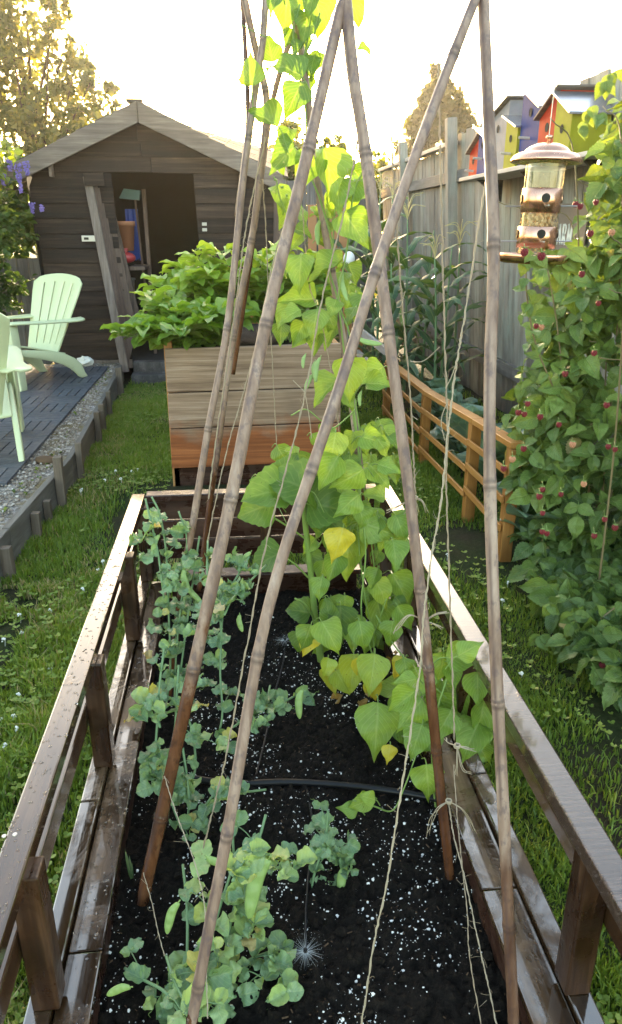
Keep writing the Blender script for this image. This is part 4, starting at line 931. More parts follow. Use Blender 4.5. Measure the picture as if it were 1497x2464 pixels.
# ------------------------------------------------------------------ things standing right of the shed
def clutter():
    o = plain('orange_brown_wood', (.34, .15, .06), .6, sc=14)
    p = at(760, 520, y=8.3); t = thing('garden_bench', 'orange brown slatted garden seat standing right of the shed', 'bench', (p.x+.1, 8.3, 0))
    m = MB()
    for k in range(4): m.box(p.x-.08+k*.11, p.x+.01+k*.11, 8.3, 8.325, 1.0, 1.82-.03*(k % 2))
    m.build('backrest', o, t, .004); m = MB(); m.box(p.x-.1, p.x+.36, 7.95, 8.29, .92, .97); m.build('seat', o, t, .004)
    for x in (p.x-.06, p.x+.32): m = MB(); m.box(x-.025, x+.025, 8.0, 8.28, 0, .915); m.build('leg', o, t, .004)
    p = at(757, 600, y=7.9); m = MB(); m.lathe([(0, -.12), (.085, -.12), (.105, .1), (.115, .1), (.115, .115), (.1, .115), (.08, -.1), (0, -.1)], V3(p.x, 7.95, 1.095), 20); tag(m.build('bucket', plain('blue_grey_bucket', (.22, .28, .38), .4), smooth=True), 'blue grey bucket standing on the orange brown garden seat', 'bucket')
    g = plain('white_plastic', (.75, .75, .74), .4)
    p = at(840, 623, y=7.2); t = thing('garden_light', 'white globe garden light on a stake among the corn', 'garden light', (p.x, 7.2, 0)); m = MB(); m.ball(p, .055, 12, 9, 1, 1, 1.2); m.build('globe', g, t, smooth=True); m = MB(); m.tube([(p.x, 7.2, 0), (p.x, 7.2, p.z-.05)], .012, 7); m.build('stake', M['metal'], t)
clutter()
# ------------------------------------------------------------------ the second raised bed with its leafy crop
def planter():
    t = thing('raised_planter', 'tall planter box of weathered boards, wet orange at the foot, with a leafy crop', 'planter', (.1, 5.2, 0))
    x0, x1, y0, y1 = -.425, .665, 4.67, 6.6
    m = MB(); zs = [.145, .40, .52, .645, .905]; zs = [.14, .405, .635, .91]
    for a, b in zip(zs[:-1], zs[1:]):
        m.hexa([(x0-U(0, .01), y0, a+.004), (x1, y0, a+.02), (x1, y0+.038, a+.02), (x0, y0+.038, a+.004), (x0, y0-U(0, .004), b-.004), (x1, y0, b+.014), (x1, y0+.038, b+.014), (x0, y0+.038, b-.004)])
    m.build('front_board', M['planter'], t, .004)
    m = MB(); m.box(x0, x1, y0+.045, y0+.08, 0, .2); m.build('base_board', M['bed_end'], t, .004)
    m = MB()
    for x in (x0-.002, x1-.036):
        for a, b in zip(zs[:-1], zs[1:]): m.box(x, x+.038, y0+.04, y1, a+.002, b-.002)
    m.build('side_board', M['planter_cedar'], t, .003)
    m = MB(); m.box(x0, x1, y1-.04, y1, .1, .9); m.build('back_board', M['planter_cedar'], t, .003)
    m = MB(); m.box(x0+.04, x1-.04, y0+.04, y1-.042, .6, .83); m.build('soil', M['soil'], t)
    m = MB()
    for x in (x0-.01,): m.box(x, x+.05, y0+.045, y0+.095, -.02, .95)
    m.build('corner_post', M['planter_cedar'], t, .003)
planter()
def crop(label, x0, y0, n, spread, hmin, hmax, bright, lean=(0, 0)):
    t = thing('leafy_plant', label, 'vegetable plant', (x0, y0, .8), 'leafy plants in the tall planter'); L = Leaves(); m = MB()
    for _ in range(n):
        a = U(0, TAU); h = U(hmin, hmax); r = spread*U(.3, 1); b = V3(x0+U(-.06, .06), y0+U(-.1, .1), .8)
        tip = b+V3(math.cos(a)*r+lean[0], math.sin(a)*r*.8+lean[1], h*(1-.45*(r/spread)**2))
        ctr = spline([b, b.lerp(tip, .45)+V3(0, 0, h*.22), tip], 7); m.tube(ctr, list(np.linspace(.007, .003, len(ctr))), 5)
        for i in range(4, len(ctr)):
            f = i/len(ctr); p = ctr[i]
            for _ in range(2 if f < .85 else 3):
                q = U(0, TAU); d = V3(math.cos(q), math.sin(q), U(-.25, .55)); Ls = U(.1, .17)*(.8 if f > .9 else 1)
                st = p+d*.035; m.tube([p, st], .0016, 4, False)
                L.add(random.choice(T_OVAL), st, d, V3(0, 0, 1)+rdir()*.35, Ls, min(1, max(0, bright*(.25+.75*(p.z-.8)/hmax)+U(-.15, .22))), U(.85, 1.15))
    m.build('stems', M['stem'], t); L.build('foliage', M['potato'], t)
crop('bushy leafy plant spilling over the left corner of the tall planter', -.22, 5.0, 26, .52, .25, .42, .75, (-.1, -.08))
crop('tallest leafy plant with bright green tips standing in front of the shed doorway', -.14, 5.4, 26, .44, .5, .72, 1.)
crop('leafy plant at the right of the planter behind the bamboo poles', .38, 5.5, 26, .5, .42, .72, .85)
# ------------------------------------------------------------------ the near raised bed
SOILZ = .14
def soil_h(x, y):
    return SOILZ+.024*(vnoise(x, y, 7., 21)-.5)+.02*(vnoise(x, y, 31., 22)-.5)+.017*(vnoise(x, y, 90., 23)-.5)
def sh(x, y): return float(soil_h(np.array([x]), np.array([y]))[0])
BX0, BX1, BY0, BY1 = -.43, .625, .42, 2.88
def raised_bed():
    t = thing('raised_bed', 'near raised vegetable bed of wet brown boards with a rail along each side', 'raised bed', (.1, 1.65, 0))
    # soil
    xs = np.linspace(BX0+.08, BX1-.08, 190); ys = np.linspace(BY0, BY1-.02, 400); X, Y = np.meshgrid(xs, ys); Z = soil_h(X.ravel(), Y.ravel())
    Z += .006*RNG.random(len(Z))*(RNG.random(len(Z)) < .3)
    n = 190; i = np.arange((400-1)*n).reshape(399, n)[:, :-1].ravel(); f = np.stack([i, i+1, i+n+1, i+n], 1)
    so_ = np_mesh('soil', np.stack([X.ravel(), Y.ravel(), Z], 1), f.ravel(), np.full(len(f), 4), M['soil'], t, smooth=False)
    m = MB(); r2 = np.random.default_rng(5)
    for _ in range(13000):
        x, y = r2.uniform(-.33, .53), r2.uniform(.5, 2.8)
        if .65*vnoise(np.array([x]), np.array([y]), 6., 31)[0]+.35*vnoise(np.array([x]), np.array([y]), 19., 33)[0] < .36+.3*r2.random(): continue
        r = float(r2.choice([.0009, .0014, .0021, .0034], p=[.38, .32, .2, .1])); m.ball((x, y, sh(x, y)+r*.5), r, 5, 4, U(.7, 1.4), U(.7, 1.4), .9, .25)
    m.build('perlite', M['perlite'], so_)['kind'] = 'stuff'
    m = MB()
    for _ in range(700):
        x, y = r2.uniform(-.33, .53), r2.uniform(.5, 2.8); a = U(0, TAU); L_ = U(.002, .012)*U(.6, 1.3); z = sh(x, y)+.002; w_ = U(.0008, .003)
        m.bar((x, y, z), (x+math.cos(a)*L_, y+math.sin(a)*L_, z+U(-.002, .004)), w_, .0015, w2=w_*U(.2, 1.4))
    m.build('bark_chips', M['bark'], so_)['kind'] = 'stuff'
    m = MB()
    for _ in range(3200):
        x, y = r2.uniform(-.33, .53), r2.uniform(.5, 2.8); r = float(r2.choice([.003, .006, .011], p=[.5, .35, .15])); m.ball((x, y, sh(x, y)), r, 6, 4, U(.8, 1.3), U(.8, 1.3), .8, .3)
    m.build('clods', M['soil'], so_)['kind'] = 'stuff'
    # side walls below the ledges
    for xa, xb in ((BX0+.01, BX0+.05), (BX1-.05, BX1-.01)):
        m = MB(); m.box(xa, xb, BY0, BY1, 0, .205); m.build('side_board', M['bed_end'], t, .003)
    for (xa, xb) in ((-.355, -.318), (.508, .545)):
        m = MB(); m.box(xa, xb, BY0, BY1-.03, .03, .208); m.build('inner_board', M['bed_end'], t, .003)
    # ledges: an outer strip and a slightly lower inner plank with a butt joint
    for side, (oa, ob, ia, ib) in ((-1, (-.43, -.383, -.38, -.312)), (1, (.585, .63, .503, .582))):
        m = MB(); m.box(oa, ob, BY0, 1.55, .205, .243); m.box(oa, ob, 1.553, BY1, .205, .242); m.build('ledge_strip', M['bed_ledge'], t, .004)
        m = MB(); yj = 1.135 if side < 0 else 1.2; m.box(ia, ib, BY0, yj-.002, .209, .228); m.box(ia, ib, yj+.002, BY1-.04, .209, .227); m.build('ledge_plank', M['bed_ledge'], t, .003)
    # rails, posts and the lower outer boards
    for (xa, xb, mt) in ((-.432, -.38, 'bed_board'), (.57, .625, 'bed_sawn')):
        m = MB(); m.box(xa, xb, BY0, BY1, .565, .6); m.build('top_rail', M[mt], t, .004)
    for px_, ys_ in ((-.391, (1.03, 1.70, 2.36, 2.83)), (.601, (.96, 1.70, 2.36, 2.83))):
        for y in ys_: m = MB(); m.box(px_-.025, px_+.025, y-.026, y+.026, .2435, .5645); m.build('post', M['bed_post'], t, .004)
    m = MB(); m.box(-.446, -.419, BY0, BY1, .37, .435); m.build('lower_rail', M['bed_board'], t, .004)
    m = MB(); m.box(.629, .654, BY0, BY1, .415, .485); m.build('lower_rail', M['bed_board'], t, .004)
    # far end: cap, posts and close boarding
    m = MB(); m.box(-.376, .566, BY1-.03, BY1+.03, .572, .6); m.build('top_rail', M['bed_end'], t, .004)
    m = MB()
    for a, b in ((.31, .392), (.398, .48), (.486, .569)): m.box(-.36, .55, BY1-.004, BY1+.02, a, b)
    m.box(-.3, .49, BY1-.006, BY1+.02, .05, .225); m.build('end_board', M['bed_end'], t, .003)
    m = MB(); m.box(-.31, .5, BY1-.06, BY1+.022, .228, .248); m.build('end_ledge', M['bed_end'], t, .003)
    for x in (-.35, .1, .53): m = MB(); m.box(x-.022, x+.022, BY1-.028, BY1-.006, .25, .5715); m.build('end_post', M['bed_post'], t, .003)
    # screw heads near the camera
    m = MB()
    for q in (at(10, 2012, z=.6), at(36, 2008, z=.6)): m.lathe([(0, .0012), (.004, .0012), (.0045, 0)], (q.x, q.y, .6), 10)
    m.build('screws', M['metal'], t)
    # beaded water on the wet timber
    m = MB()
    for _ in range(420):
        if random.random() < .55: x, z = U(-.43, -.382), .6
        else: x, z = U(-.378, -.315), .2275
        y = U(.9, 2.5); r = U(.0012, .0035); m.ball((x, y, z), r, 6, 4, U(.8, 1.6), U(.8, 1.6), .45)
    m.build('water_drops', M['water'], t, smooth=True)['kind'] = 'stuff'
n = N('water'); M['water'] = n.done(n.bsdf((.9, .95, 1.), .02, .6, None, 0., Transmission_Weight=1., IOR=1.33, Alpha=1.))
n = N('spray'); tr_ = n.n('ShaderNodeBsdfTransparent'); df_ = n.n('ShaderNodeBsdfTranslucent'); df_.inputs[0].default_value = (.9, .95, 1, 1); gl_ = n.n('ShaderNodeBsdfDiffuse'); gl_.inputs[0].default_value = (.9, .95, 1, 1)
ad = n.n('ShaderNodeMixShader'); n.l(df_.outputs[0], ad.inputs[1]); n.l(gl_.outputs[0], ad.inputs[2]); mx_ = n.n('ShaderNodeMixShader'); mx_.inputs[0].default_value = .35; n.l(tr_.outputs[0], mx_.inputs[1]); n.l(ad.outputs[0], mx_.inputs[2]); M['spray'] = n.done(mx_.outputs[0])
raised_bed()
# ------------------------------------------------------------------ drip irrigation
def irrigation():
    pts = [at(430, 1868, z=SOILZ+.018), at(560, 1885, z=SOILZ+.016), at(700, 1882, z=SOILZ+.016), at(860, 1893, z=SOILZ+.018), at(1015, 1915, z=SOILZ+.014), at(1090, 1935, z=SOILZ+.02)]
    m = MB(); m.tube(spline(pts, 8), .0095, 12); tag(m.build('irrigation_pipe', M['black'], smooth=True), 'thick black irrigation pipe lying across the soil of the near bed', 'pipe')
    for lab, hx, hy, lead in (('small black sprinkler head spraying a star of water near the bottom of the photo', 735, 2290, ((738, 1895), (752, 1990), (742, 2110), (736, 2200))), ('small black sprinkler head misting the soil beside the sunflower stem', 686, 1540, ((612, 1882), (640, 1770), (655, 1690), (680, 1600)))):
        h = at(hx, hy, z=SOILZ+.045); t = thing('sprinkler', lab, 'sprinkler', (h.x, h.y, SOILZ))
        m = MB(); m.tube([(h.x, h.y+.004, SOILZ-.03), (h.x, h.y, h.z-.012)], .0032, 8); m.build('stake', M['black'], t)
        m = MB(); m.lathe([(0, -.014), (.0045, -.014), (.005, -.004), (.003, -.002), (.003, .002), (.0045, .004), (.0045, .007), (0, .008)], h, 14); m.build('nozzle', M['black'], t, smooth=True)
        m = MB(); m.tube(spline([at(a, b, z=SOILZ+.014) for a, b in lead]+[V3(h.x, h.y, SOILZ+.015)], 7), .0026, 7); m.build('tube', M['black'], t, smooth=True)
        m = MB(); big = hy > 2000
        for k in range(54 if big else 46):
            a = TAU*k/54+U(-.04, .04); L_ = U(.018, .045); e = U(-.1, .35)
            d = V3(math.cos(a)*math.cos(e), math.sin(a)*math.cos(e), math.sin(e)); p = h+d*.005; q = h+d*L_+V3(0, 0, -.004)
            m.tube([p, p.lerp(q, .5)+V3(0, 0, .001), q], [.00045, .0003, .00012], 4)
            for _ in range(3): b_ = h+d*L_*U(.7, 1.7)+V3(0, 0, U(-.012, .006)); m.ball(b_, U(.0003, .0007), 4, 3)
        m.build('water_spray', M['spray'], t)['kind'] = 'stuff'
irrigation()
# ------------------------------------------------------------------ bamboo teepees
def along(pts, ya, yb, k=1):
    """pixel polyline of a straight pole -> points in space, distance running evenly from its head (ya) to its foot (yb)"""
    P = [Vector((p[0], p[1], 0)) for p in pts]; d = [0.]
    for a, b in zip(P[:-1], P[1:]): d.append(d[-1]+(b-a).length)
    # equal steps in 3-D: interpolate 1/depth
    return [at(p.x, p.y, y=1/((1-s/d[-1])/ya+(s/d[-1])/yb)) for p, s in zip(P, d)]
def pole(label, pts, ya, yb, r0, r1, nodes, ext=None, mat='bamboo'):
    Q = along(pts, ya, yb)
    if ext: Q = [Q[0]+(Q[0]-Q[1]).normalized()*ext]+Q
    c = spline(Q, 8); ln = [0.]
    for a, b in zip(c[:-1], c[1:]): ln.append(ln[-1]+(b-a).length)
    T = ln[-1]; nd = []
    for n_ in nodes:   # node pixels -> arc length of the nearest point
        best = min(range(len(Q)), key=lambda i: 0); bd = 1e9; bs = 0
        for i in range(len(c)-1):
            for f in (0, .25, .5, .75):
                p = c[i].lerp(c[i+1], f); dp = depth_of(p); q = p-V3(0, 0, HC)
                sx, sy = IW/2+FOC*q.dot(CAM_R)/dp, IH/2-FOC*q.dot(CAM_U)/dp
                e = (sx-n_[0])**2+(sy-n_[1])**2
                if e < bd: bd, bs = e, ln[i]+f*(ln[i+1]-ln[i])
        nd.append(bs)
    S = sorted(set([k*T/70 for k in range(71)]+[s+o for s in nd for o in (-.013, -.006, -.003, 0, .003, .006, .013) if 0 < s+o < T]))
    pts3, rad = [], []; ph = U(0, 9)
    for s in S:
        i = max(0, min(len(c)-2, int(np.searchsorted(ln, s))-1)); f = (s-ln[i])/max(1e-9, ln[i+1]-ln[i]); p = c[i].lerp(c[i+1], f)
        r = r0+(r1-r0)*s/T; b = 1+.02*math.sin(s*23+ph)
        for q in nd:
            e = abs(s-q)
            if e < .002: b = 1.04
            elif e < .0045: b = max(b, 1.15)
            elif e < .008: b = max(b, 1.08)
            elif e < .02: b = max(b, 1.03)
        pts3.append(p); rad.append(r*b)
    t = thing('bamboo_pole', label, 'bamboo pole', tuple(c[-1]), 'bamboo poles of the bean teepees')
    m = MB(); m.tube(pts3, rad, 14); o = m.build('cane', M[mat], t, smooth=True)
    nodev = [min(1., max([0.]+[max(0, 1-abs(abs(s_-q)-.005)/.004) for q in nd])) for s_ in S]
    mid = m.v[14*35:14*36]; cen = pts3[35]; face = min(range(14), key=lambda k: (Vector(mid[k])-cen).dot(CAM_F*1.+CAM_R*.6))
    o.data.attributes.new('node', 'FLOAT', 'POINT').data.foreach_set('value', [v for v in nodev for _ in range(14)])
    o.data.attributes.new('groove', 'FLOAT', 'POINT').data.foreach_set('value', [1. if k == face else 0. for _ in S for k in range(14)])
    for q in nd[::2]:
        m = MB()
        i = min(range(len(S)), key=lambda k: abs(S[k]-q)); p = pts3[i]; d = V3(U(-1, 1), -1, .2).normalized(); m.ball(p+d*rad[i]*.85, rad[i]*.32, 6, 5, 1, 1, 1.3, .15); m.build('bud_scar', M[mat], t, smooth=True)
    return c
PA = pole('long bamboo pole crossing from the top centre down to the pea plants on the left', [(830, 0), (820, 25), (740, 370), (640, 780), (556, 1200), (466, 1610), (388, 1965), (342, 2170)], 1.8, 1.30, .0115, .015, [(738, 352), (641, 782), (555, 1205), (465, 1610), (384, 1965)], .12)
PB = pole('bamboo pole leaning from the top centre down to the right, twine knots on it', [(832, -2), (850, 180), (880, 370), (935, 800), (985, 1190), (1020, 1500), (1058, 1880), (1083, 2110)], 1.8, 1.31, .0132, .0118, [(880, 372), (936, 803), (1016, 1420), (1022, 1605), (1046, 1812)], .1)
PC = pole('foremost bamboo pole running diagonally from the top right to the bottom left', [(1143, 0), (1092, 130), (1005, 360), (908, 640), (830, 890), (750, 1130), (680, 1340), (620, 1580), (548, 2000), (500, 2250), (458, 2480)], 1.35, .86, .0078, .0095, [(1091, 128), (905, 655), (748, 1130), (620, 1580), (545, 2008), (472, 2375)], .1, 'bamboo_dry')
PD = pole('nearly upright bamboo pole standing at the right, its lower half peeling', [(1163, 0), (1174, 250), (1188, 590), (1179, 900), (1179, 1165), (1188, 1450), (1198, 1690), (1212, 1960), (1225, 2235), (1237, 2480)], 1.36, .92, .0092, .0108, [(1188, 592), (1178, 1163), (1198, 1690), (1225, 2228)], .1, 'bamboo_peel')
pole('left bamboo pole of the far teepee, its foot wet and brown among the peas', [(640, -10), (632, 100), (613, 229), (598, 333), (583, 450), (548, 780), (500, 1040), (468, 1240), (440, 1400), (405, 1680)], 2.45, 2.1, .0095, .0118, [(598, 333), (546, 790), (503, 1035)], .1)
pole('second pole of the far teepee, just right of the leftmost one', [(588, -10), (602, 60), (622, 150), (642, 255), (624, 436), (605, 580), (560, 820), (527, 1060), (504, 1220), (480, 1420)], 2.5, 2.5, .01, .011, [(645, 215), (607, 580), (556, 812)], .1)
pole('thin bamboo cane rising at the left edge of the far teepee', [(582, -10), (588, 80), (596, 240), (594, 330), (570, 520)], 2.55, 2.5, .006, .008, [(587, 60), (597, 225)], .1)
pole('dark diagonal cane crossing behind the top leaves of the far teepee', [(756, -10), (735, 40), (694, 110), (656, 245), (640, 345), (600, 640), (560, 900)], 2.55, 2.6, .008, .009, [(705, 80), (650, 270)], .1)
pole('bamboo pole of the far teepee wound by the climbing bean, right of the long leaves', [(700, -10), (712, 40), (729, 150), (742, 250), (770, 480), (800, 660), (832, 860), (870, 1150), (897, 1350), (930, 1540)], 2.45, 2.3, .0105, .0118, [(704, 20), (737, 240), (800, 650), (862, 1080)], .1)
# ------------------------------------------------------------------ jute twine
def twine(label, pts, ya, yb, r, pale=False, fuzz=16, tails=()):
    Q = along(pts, ya, yb); c = spline(Q, 14)
    c = [p+rdir()*r*.5 for p in c]; t = thing('garden_twine', label, 'twine', tuple(c[-1]), 'jute strings of the bean teepees'); m = MB()
    for ph in (0, math.pi):   # two twisted plies
        h = []; s = 0
        fine = [c[i].lerp(c[i+1], k/3) for i in range(len(c)-1) for k in range(3)]+[c[-1]]
        for i, p in enumerate(fine):
            s += (p-fine[i-1]).length if i else 0
            a = s/(r*7.)+ph; h.append(p+(V3(1, 0, 0)*math.cos(a)+V3(0, 1, 0)*math.sin(a))*r*.5)
        m.tube(h, r*.62, 5)
    m.build('strand', M['twine_pale' if pale else 'twine'], t, smooth=True)
    m = MB()
    for _ in range(fuzz):
        p = random.choice(c); d = rdir(); m.tube(spline([p, p+d*U(.004, .012), p+d*U(.008, .02)+rdir()*.008], 3), .0003, 3)
    for tl in tails: m.tube(spline([at(a, b, y=y_) for a, b, y_ in tl], 6), r*.45, 4)
    if m.v: m.build('loose_fibres', M['twine_pale'], t)['kind'] = 'stuff'
twine('longest fuzzy twine falling from the middle pole across to the lower left', [(868, 300), (830, 500), (775, 720), (735, 945), (690, 1125), (640, 1310), (595, 1550), (548, 1800), (525, 1900), (492, 2030), (470, 2120)], 1.72, 1.28, .002, fuzz=40, tails=(((735, 945, 1.55), (715, 925, 1.55), (705, 915, 1.55)), ((735, 950, 1.55), (745, 1010, 1.55), (750, 1055, 1.55))))
twine('frayed twine hanging beside the two left poles of the far teepee', [(640, 330), (612, 450), (590, 560), (574, 680), (548, 870), (522, 1040), (502, 1200)], 2.42, 2.2, .0022, True, 30)
twine('thin straight twine hanging in front of the tall planter boards', [(632, 430), (640, 560), (650, 770), (657, 900), (664, 1040), (674, 1170)], 2.4, 2.42, .0018, False, 14)
twine('twine slanting from the yellow leaf sprig down past the left planter corner', [(718, 430), (690, 520), (655, 640), (622, 800), (590, 930), (552, 1060), (520, 1200), (500, 1300)], 2.35, 2.05, .0019, False, 20)
twine('twine falling from the upper leaves to the sunflower foliage', [(728, 500), (735, 600), (745, 690), (770, 760), (790, 860), (812, 1000), (822, 1100)], 2.38, 2.35, .0018, False, 14)
twine('upright twine running down in front of the cedar fence to the highest knot', [(942, 330), (950, 480), (960, 620), (972, 780), (985, 920), (994, 1080), (1000, 1190)], 1.7, 1.6, .0021, False, 18, (((988, 870, 1.62), (1020, 868, 1.62), (1058, 835, 1.6)), ((975, 700, 1.65), (965, 735, 1.65), (955, 740, 1.65)), ((990, 1000, 1.62), (1005, 1010, 1.62))))
twine('long plumb twine hanging between the two right hand poles', [(1055, 150), (1058, 300), (1062, 480), (1066, 660), (1071, 850), (1077, 1020), (1074, 1150), (1080, 1350), (1088, 1600), (1094, 1780)], 1.55, 1.3, .0019, False, 22)
twine('thick twine falling from the upright pole across the lower right of the bed', [(1168, 440), (1140, 620), (1115, 780), (1098, 880), (1078, 1040), (1062, 1200), (1040, 1330), (1020, 1480), (1012, 1600), (988, 1760), (960, 1940), (930, 2130), (900, 2270), (868, 2480)], 1.33, .9, .0018, True, 60, (((1100, 870, 1.2), (1085, 910, 1.2), (1072, 935, 1.2)), ((1080, 960, 1.2), (1062, 1010, 1.2), (1070, 1060, 1.2))))
twine('pale twine running from the lowest knot to the bottom edge of the photo', [(1080, 1935), (1092, 2010), (1120, 2120), (1150, 2260), (1175, 2370), (1198, 2480)], 1.33, .93, .0015, True, 14)
twine('darker loose twine beside the pale one at the foot of the bed', [(1092, 1840), (1100, 1960), (1112, 2080), (1125, 2200), (1130, 2300), (1160, 2480)], 1.32, .92, .0012, False, 14)
twine('lower left twine tied round the long pole above the lowest peas', [(396, 1868), (415, 1930), (440, 2000), (470, 2080), (492, 2180), (495, 2300), (500, 2450)], 1.33, .9, .0011, True, 8)
twine('thin twine running from the bark of the long pole down into the soil', [(345, 2100), (365, 2170), (380, 2240), (396, 2300)], 1.29, 1.1, .001, True, 4)
def knot(label, px, py, y, tails, r=.004):
    c = at(px, py, y=y); t = thing('twine_knot', label, 'twine knot', tuple(c), 'raffia knots on the poles and strings'); m = MB()
    for k in range(5):
        a = U(0, TAU); q = []
        for i in range(13):
            b = TAU*i/12; v = V3(math.cos(b)*r*1.5, math.sin(b)*r*1.5, math.sin(b+k)*r*.7); q.append(c+v+rdir()*r*.15)
        m.tube(q, r*.42, 5)
    m.build('loop', M['twine_pale'], t, smooth=True)
    m = MB()
    for tl in tails:
        p = [c]+[at(a, b, y=y-.01) for a, b in tl]
        for k in range(3): m.tube(spline([q+(rdir()*.0016 if i else V3(0, 0, 0))*(1+i) for i, q in enumerate(p)], 6), [r*.3*(1-.5*i/(6*(len(p)-1))) for i in range(6*(len(p)-1)+1)], 5)
    m.build('tail', M['twine_pale'], t, smooth=True)
knot('raffia knot on the leaning pole where the upright twine ends', 998, 1198, 1.53, (((960, 1215), (930, 1230)), ((1015, 1205), (1028, 1230)), ((1005, 1225), (1000, 1240)), ((985, 1220), (975, 1240))))
knot('large raffia knot with long curled tails halfway down the leaning pole', 1022, 1495, 1.44, (((985, 1480), (960, 1505), (950, 1520)), ((1050, 1480), (1080, 1472)), ((1040, 1500), (1065, 1510))), .005)
knot('raffia knot hanging on the plumb twine among the bean leaves', 1100, 1795, 1.27, (((1080, 1785), (1072, 1775)), ((1125, 1800), (1142, 1805)), ((1098, 1840), (1095, 1865)), ((1115, 1850), (1130, 1860))))
knot('lowest raffia knot near the foot of the leaning pole with two drooping tails', 1080, 1928, 1.31, (((1058, 1940), (1040, 1970), (1032, 2010)), ((1108, 1945), (1130, 1970), (1145, 2000))))
# ------------------------------------------------------------------ beans
def scr(ang):   # unit vector of a direction in the picture, degrees clockwise from right
    a = R(ang); return CAM_R*math.cos(a)-CAM_U*math.sin(a)
class BeanPlant:
    def __init__(s, name, label, cat, root, group=None, mat='bean'):
        s.t = thing(name, label, cat, root, group); s.L = Leaves(); s.m = MB(); s.mat = mat
    def leaf(s, px, py, L, ang, y, rnd, tilt=.35, T=None, wid=1., petiole=True, turn=0., back=.25):
        """leaf centred on a pixel, L pixels long, tip pointing to ang, at distance y"""
        c = at(px, py, y=y); ln = 1.07*L*depth_of(c)/FOC
        d = (scr(ang)-CAM_F*U(.0, .35)*(1 if random.random() < .5 else -.6)).normalized()
        nrm = (-CAM_F+V3(0, 0, .55)+rdir()*tilt+scr(ang+90)*turn).normalized()
        b = c-d*ln*.5
        s.L.add(T or random.choice(T_BEAN), b, d, nrm, ln, rnd, wid)
        if petiole:
            e = b-d*ln*.35+V3(0, back*ln, -.45*ln); s.m.tube(spline([e, b.lerp(e, .4)+V3(0, 0, .1*ln), b], 4), [.0016]*9, 5, False)
    def scatter(s, px0, px1, py0, py1, n, L, y0, y1, r0, r1, T=None):
        for _ in range(n):
            s.leaf(U(px0, px1), U(py0, py1), L*U(.7, 1.15), U(50, 130), U(y0, y1), U(r0, r1), .7, T)
    def vine(s, pts, ya, yb, r=.0028):
        c = spline(along(pts, ya, yb), 8); s.m.tube(c, r, 6); return c
    def done(s, stem='stem'):
        if s.m.v: s.m.build('stems', M[stem], s.t, smooth=True)
        s.L.build('foliage', M[s.mat], s.t)
def pods(t, lst, th=.004):
    for px_, py_, L, y, ang in lst:
        p = at(px_, py_, y=y); ln = L*depth_of(p)/FOC; d = scr(ang); q = [p-d*ln*.5, p-d*ln*.2+scr(ang+90)*ln*.08, p+d*ln*.2+scr(ang+90)*ln*.05, p+d*ln*.5]
        c = spline(q, 6); m = MB(); k_ = len(c); wv = scr(ang+90); vs = []; hb = max(th, min(ln*.13, th*1.8))
        for i, p_ in enumerate(c):   # flat swollen pod, seeds showing as bumps
            f = i/(k_-1); w_ = hb*(.12+.9*math.sin(math.pi*min(1, .06+f*.94))**.55); d_ = w_*(.34+.1*math.sin(f*26))
            for j in range(10): a_ = TAU*j/10; vs.append(p_+wv*w_*math.cos(a_)-CAM_F*d_*math.sin(a_))
        m.add(vs, [(i*10+j, i*10+(j+1) % 10, (i+1)*10+(j+1) % 10, (i+1)*10+j) for i in range(k_-1) for j in range(10)]+[tuple(range(9, -1, -1)), tuple((k_-1)*10+j for j in range(10))])
        m.tube([c[0]-(c[1]-c[0])*2.2, c[0]], .0014, 5); m.build('pod', M['pod'], t, smooth=True)
# climbing bean on the far teepee, big leaves against the light
b = BeanPlant('climbing_bean', 'climbing bean with big backlit leaves winding up the far bamboo teepee', 'bean plant', (.33, 2.36, SOILZ), 'climbing bean plants')
YT = 2.34
for px_, py_, L, ang, r in ((680, 165, 98, 205, .5), (632, 283, 88, 215, .52), (678, 385, 92, 130, .5), (688, 32, 100, 95, .62), (765, 40, 105, 80, .62), (735, 70, 80, 100, .62), (855, 32, 75, 60, .68), (602, 160, 80, 265, .62), (704, 245, 88, 120, .3), (738, 225, 40, 330, .35), (878, 122, 42, 20, .62), (690, 340, 60, 100, .4), (648, 110, 70, 260, .45), (750, 12, 70, 110, .62), (660, 12, 60, 120, .62),
        (790, 425, 120, 80, .66), (735, 425, 95, 120, .6), (872, 450, 90, 320, .56), (845, 480, 80, 100, .55), (858, 555, 105, 55, .58), (815, 470, 90, 95, .6), (825, 390, 60, 250, .55), (770, 520, 55, 200, .45), (730, 560, 50, 30, .25), (785, 590, 45, 40, .5),
        (722, 662, 90, 95, .6), (780, 655, 88, 150, .45), (712, 722, 92, 175, .62), (694, 762, 62, 150, .66), (717, 805, 62, 115, .5), (757, 785, 78, 100, .42), (800, 745, 55, 110, .5), (795, 770, 60, 60, .35), (760, 830, 55, 100, .35)):
    b.leaf(px_, py_, L, ang, YT+U(-.1, .12), r*(.42 if py_ < 420 and py_ not in (32, 40, 160) else .75), .3, turn=U(-.3, .3))
b.scatter(660, 880, 360, 840, 26, 66, 2.4, 2.65, .1, .5); b.scatter(640, 760, 60, 330, 8, 60, 2.38, 2.5, .1, .3)
c1 = b.vine([(700, 20), (715, 150), (735, 260), (742, 400), (770, 480), (800, 590), (793, 650), (812, 720), (830, 860), (850, 1000), (880, 1200), (915, 1480)], 2.42, 2.28)
b.vine([(752, 20), (735, 120), (715, 180), (705, 90), (722, 10)], 2.4, 2.4, .0022); b.vine([(640, 90), (600, 70), (582, 60)], 2.4, 2.4, .0015); b.vine([(770, 30), (750, 100), (715, 160)], 2.35, 2.38, .0025)
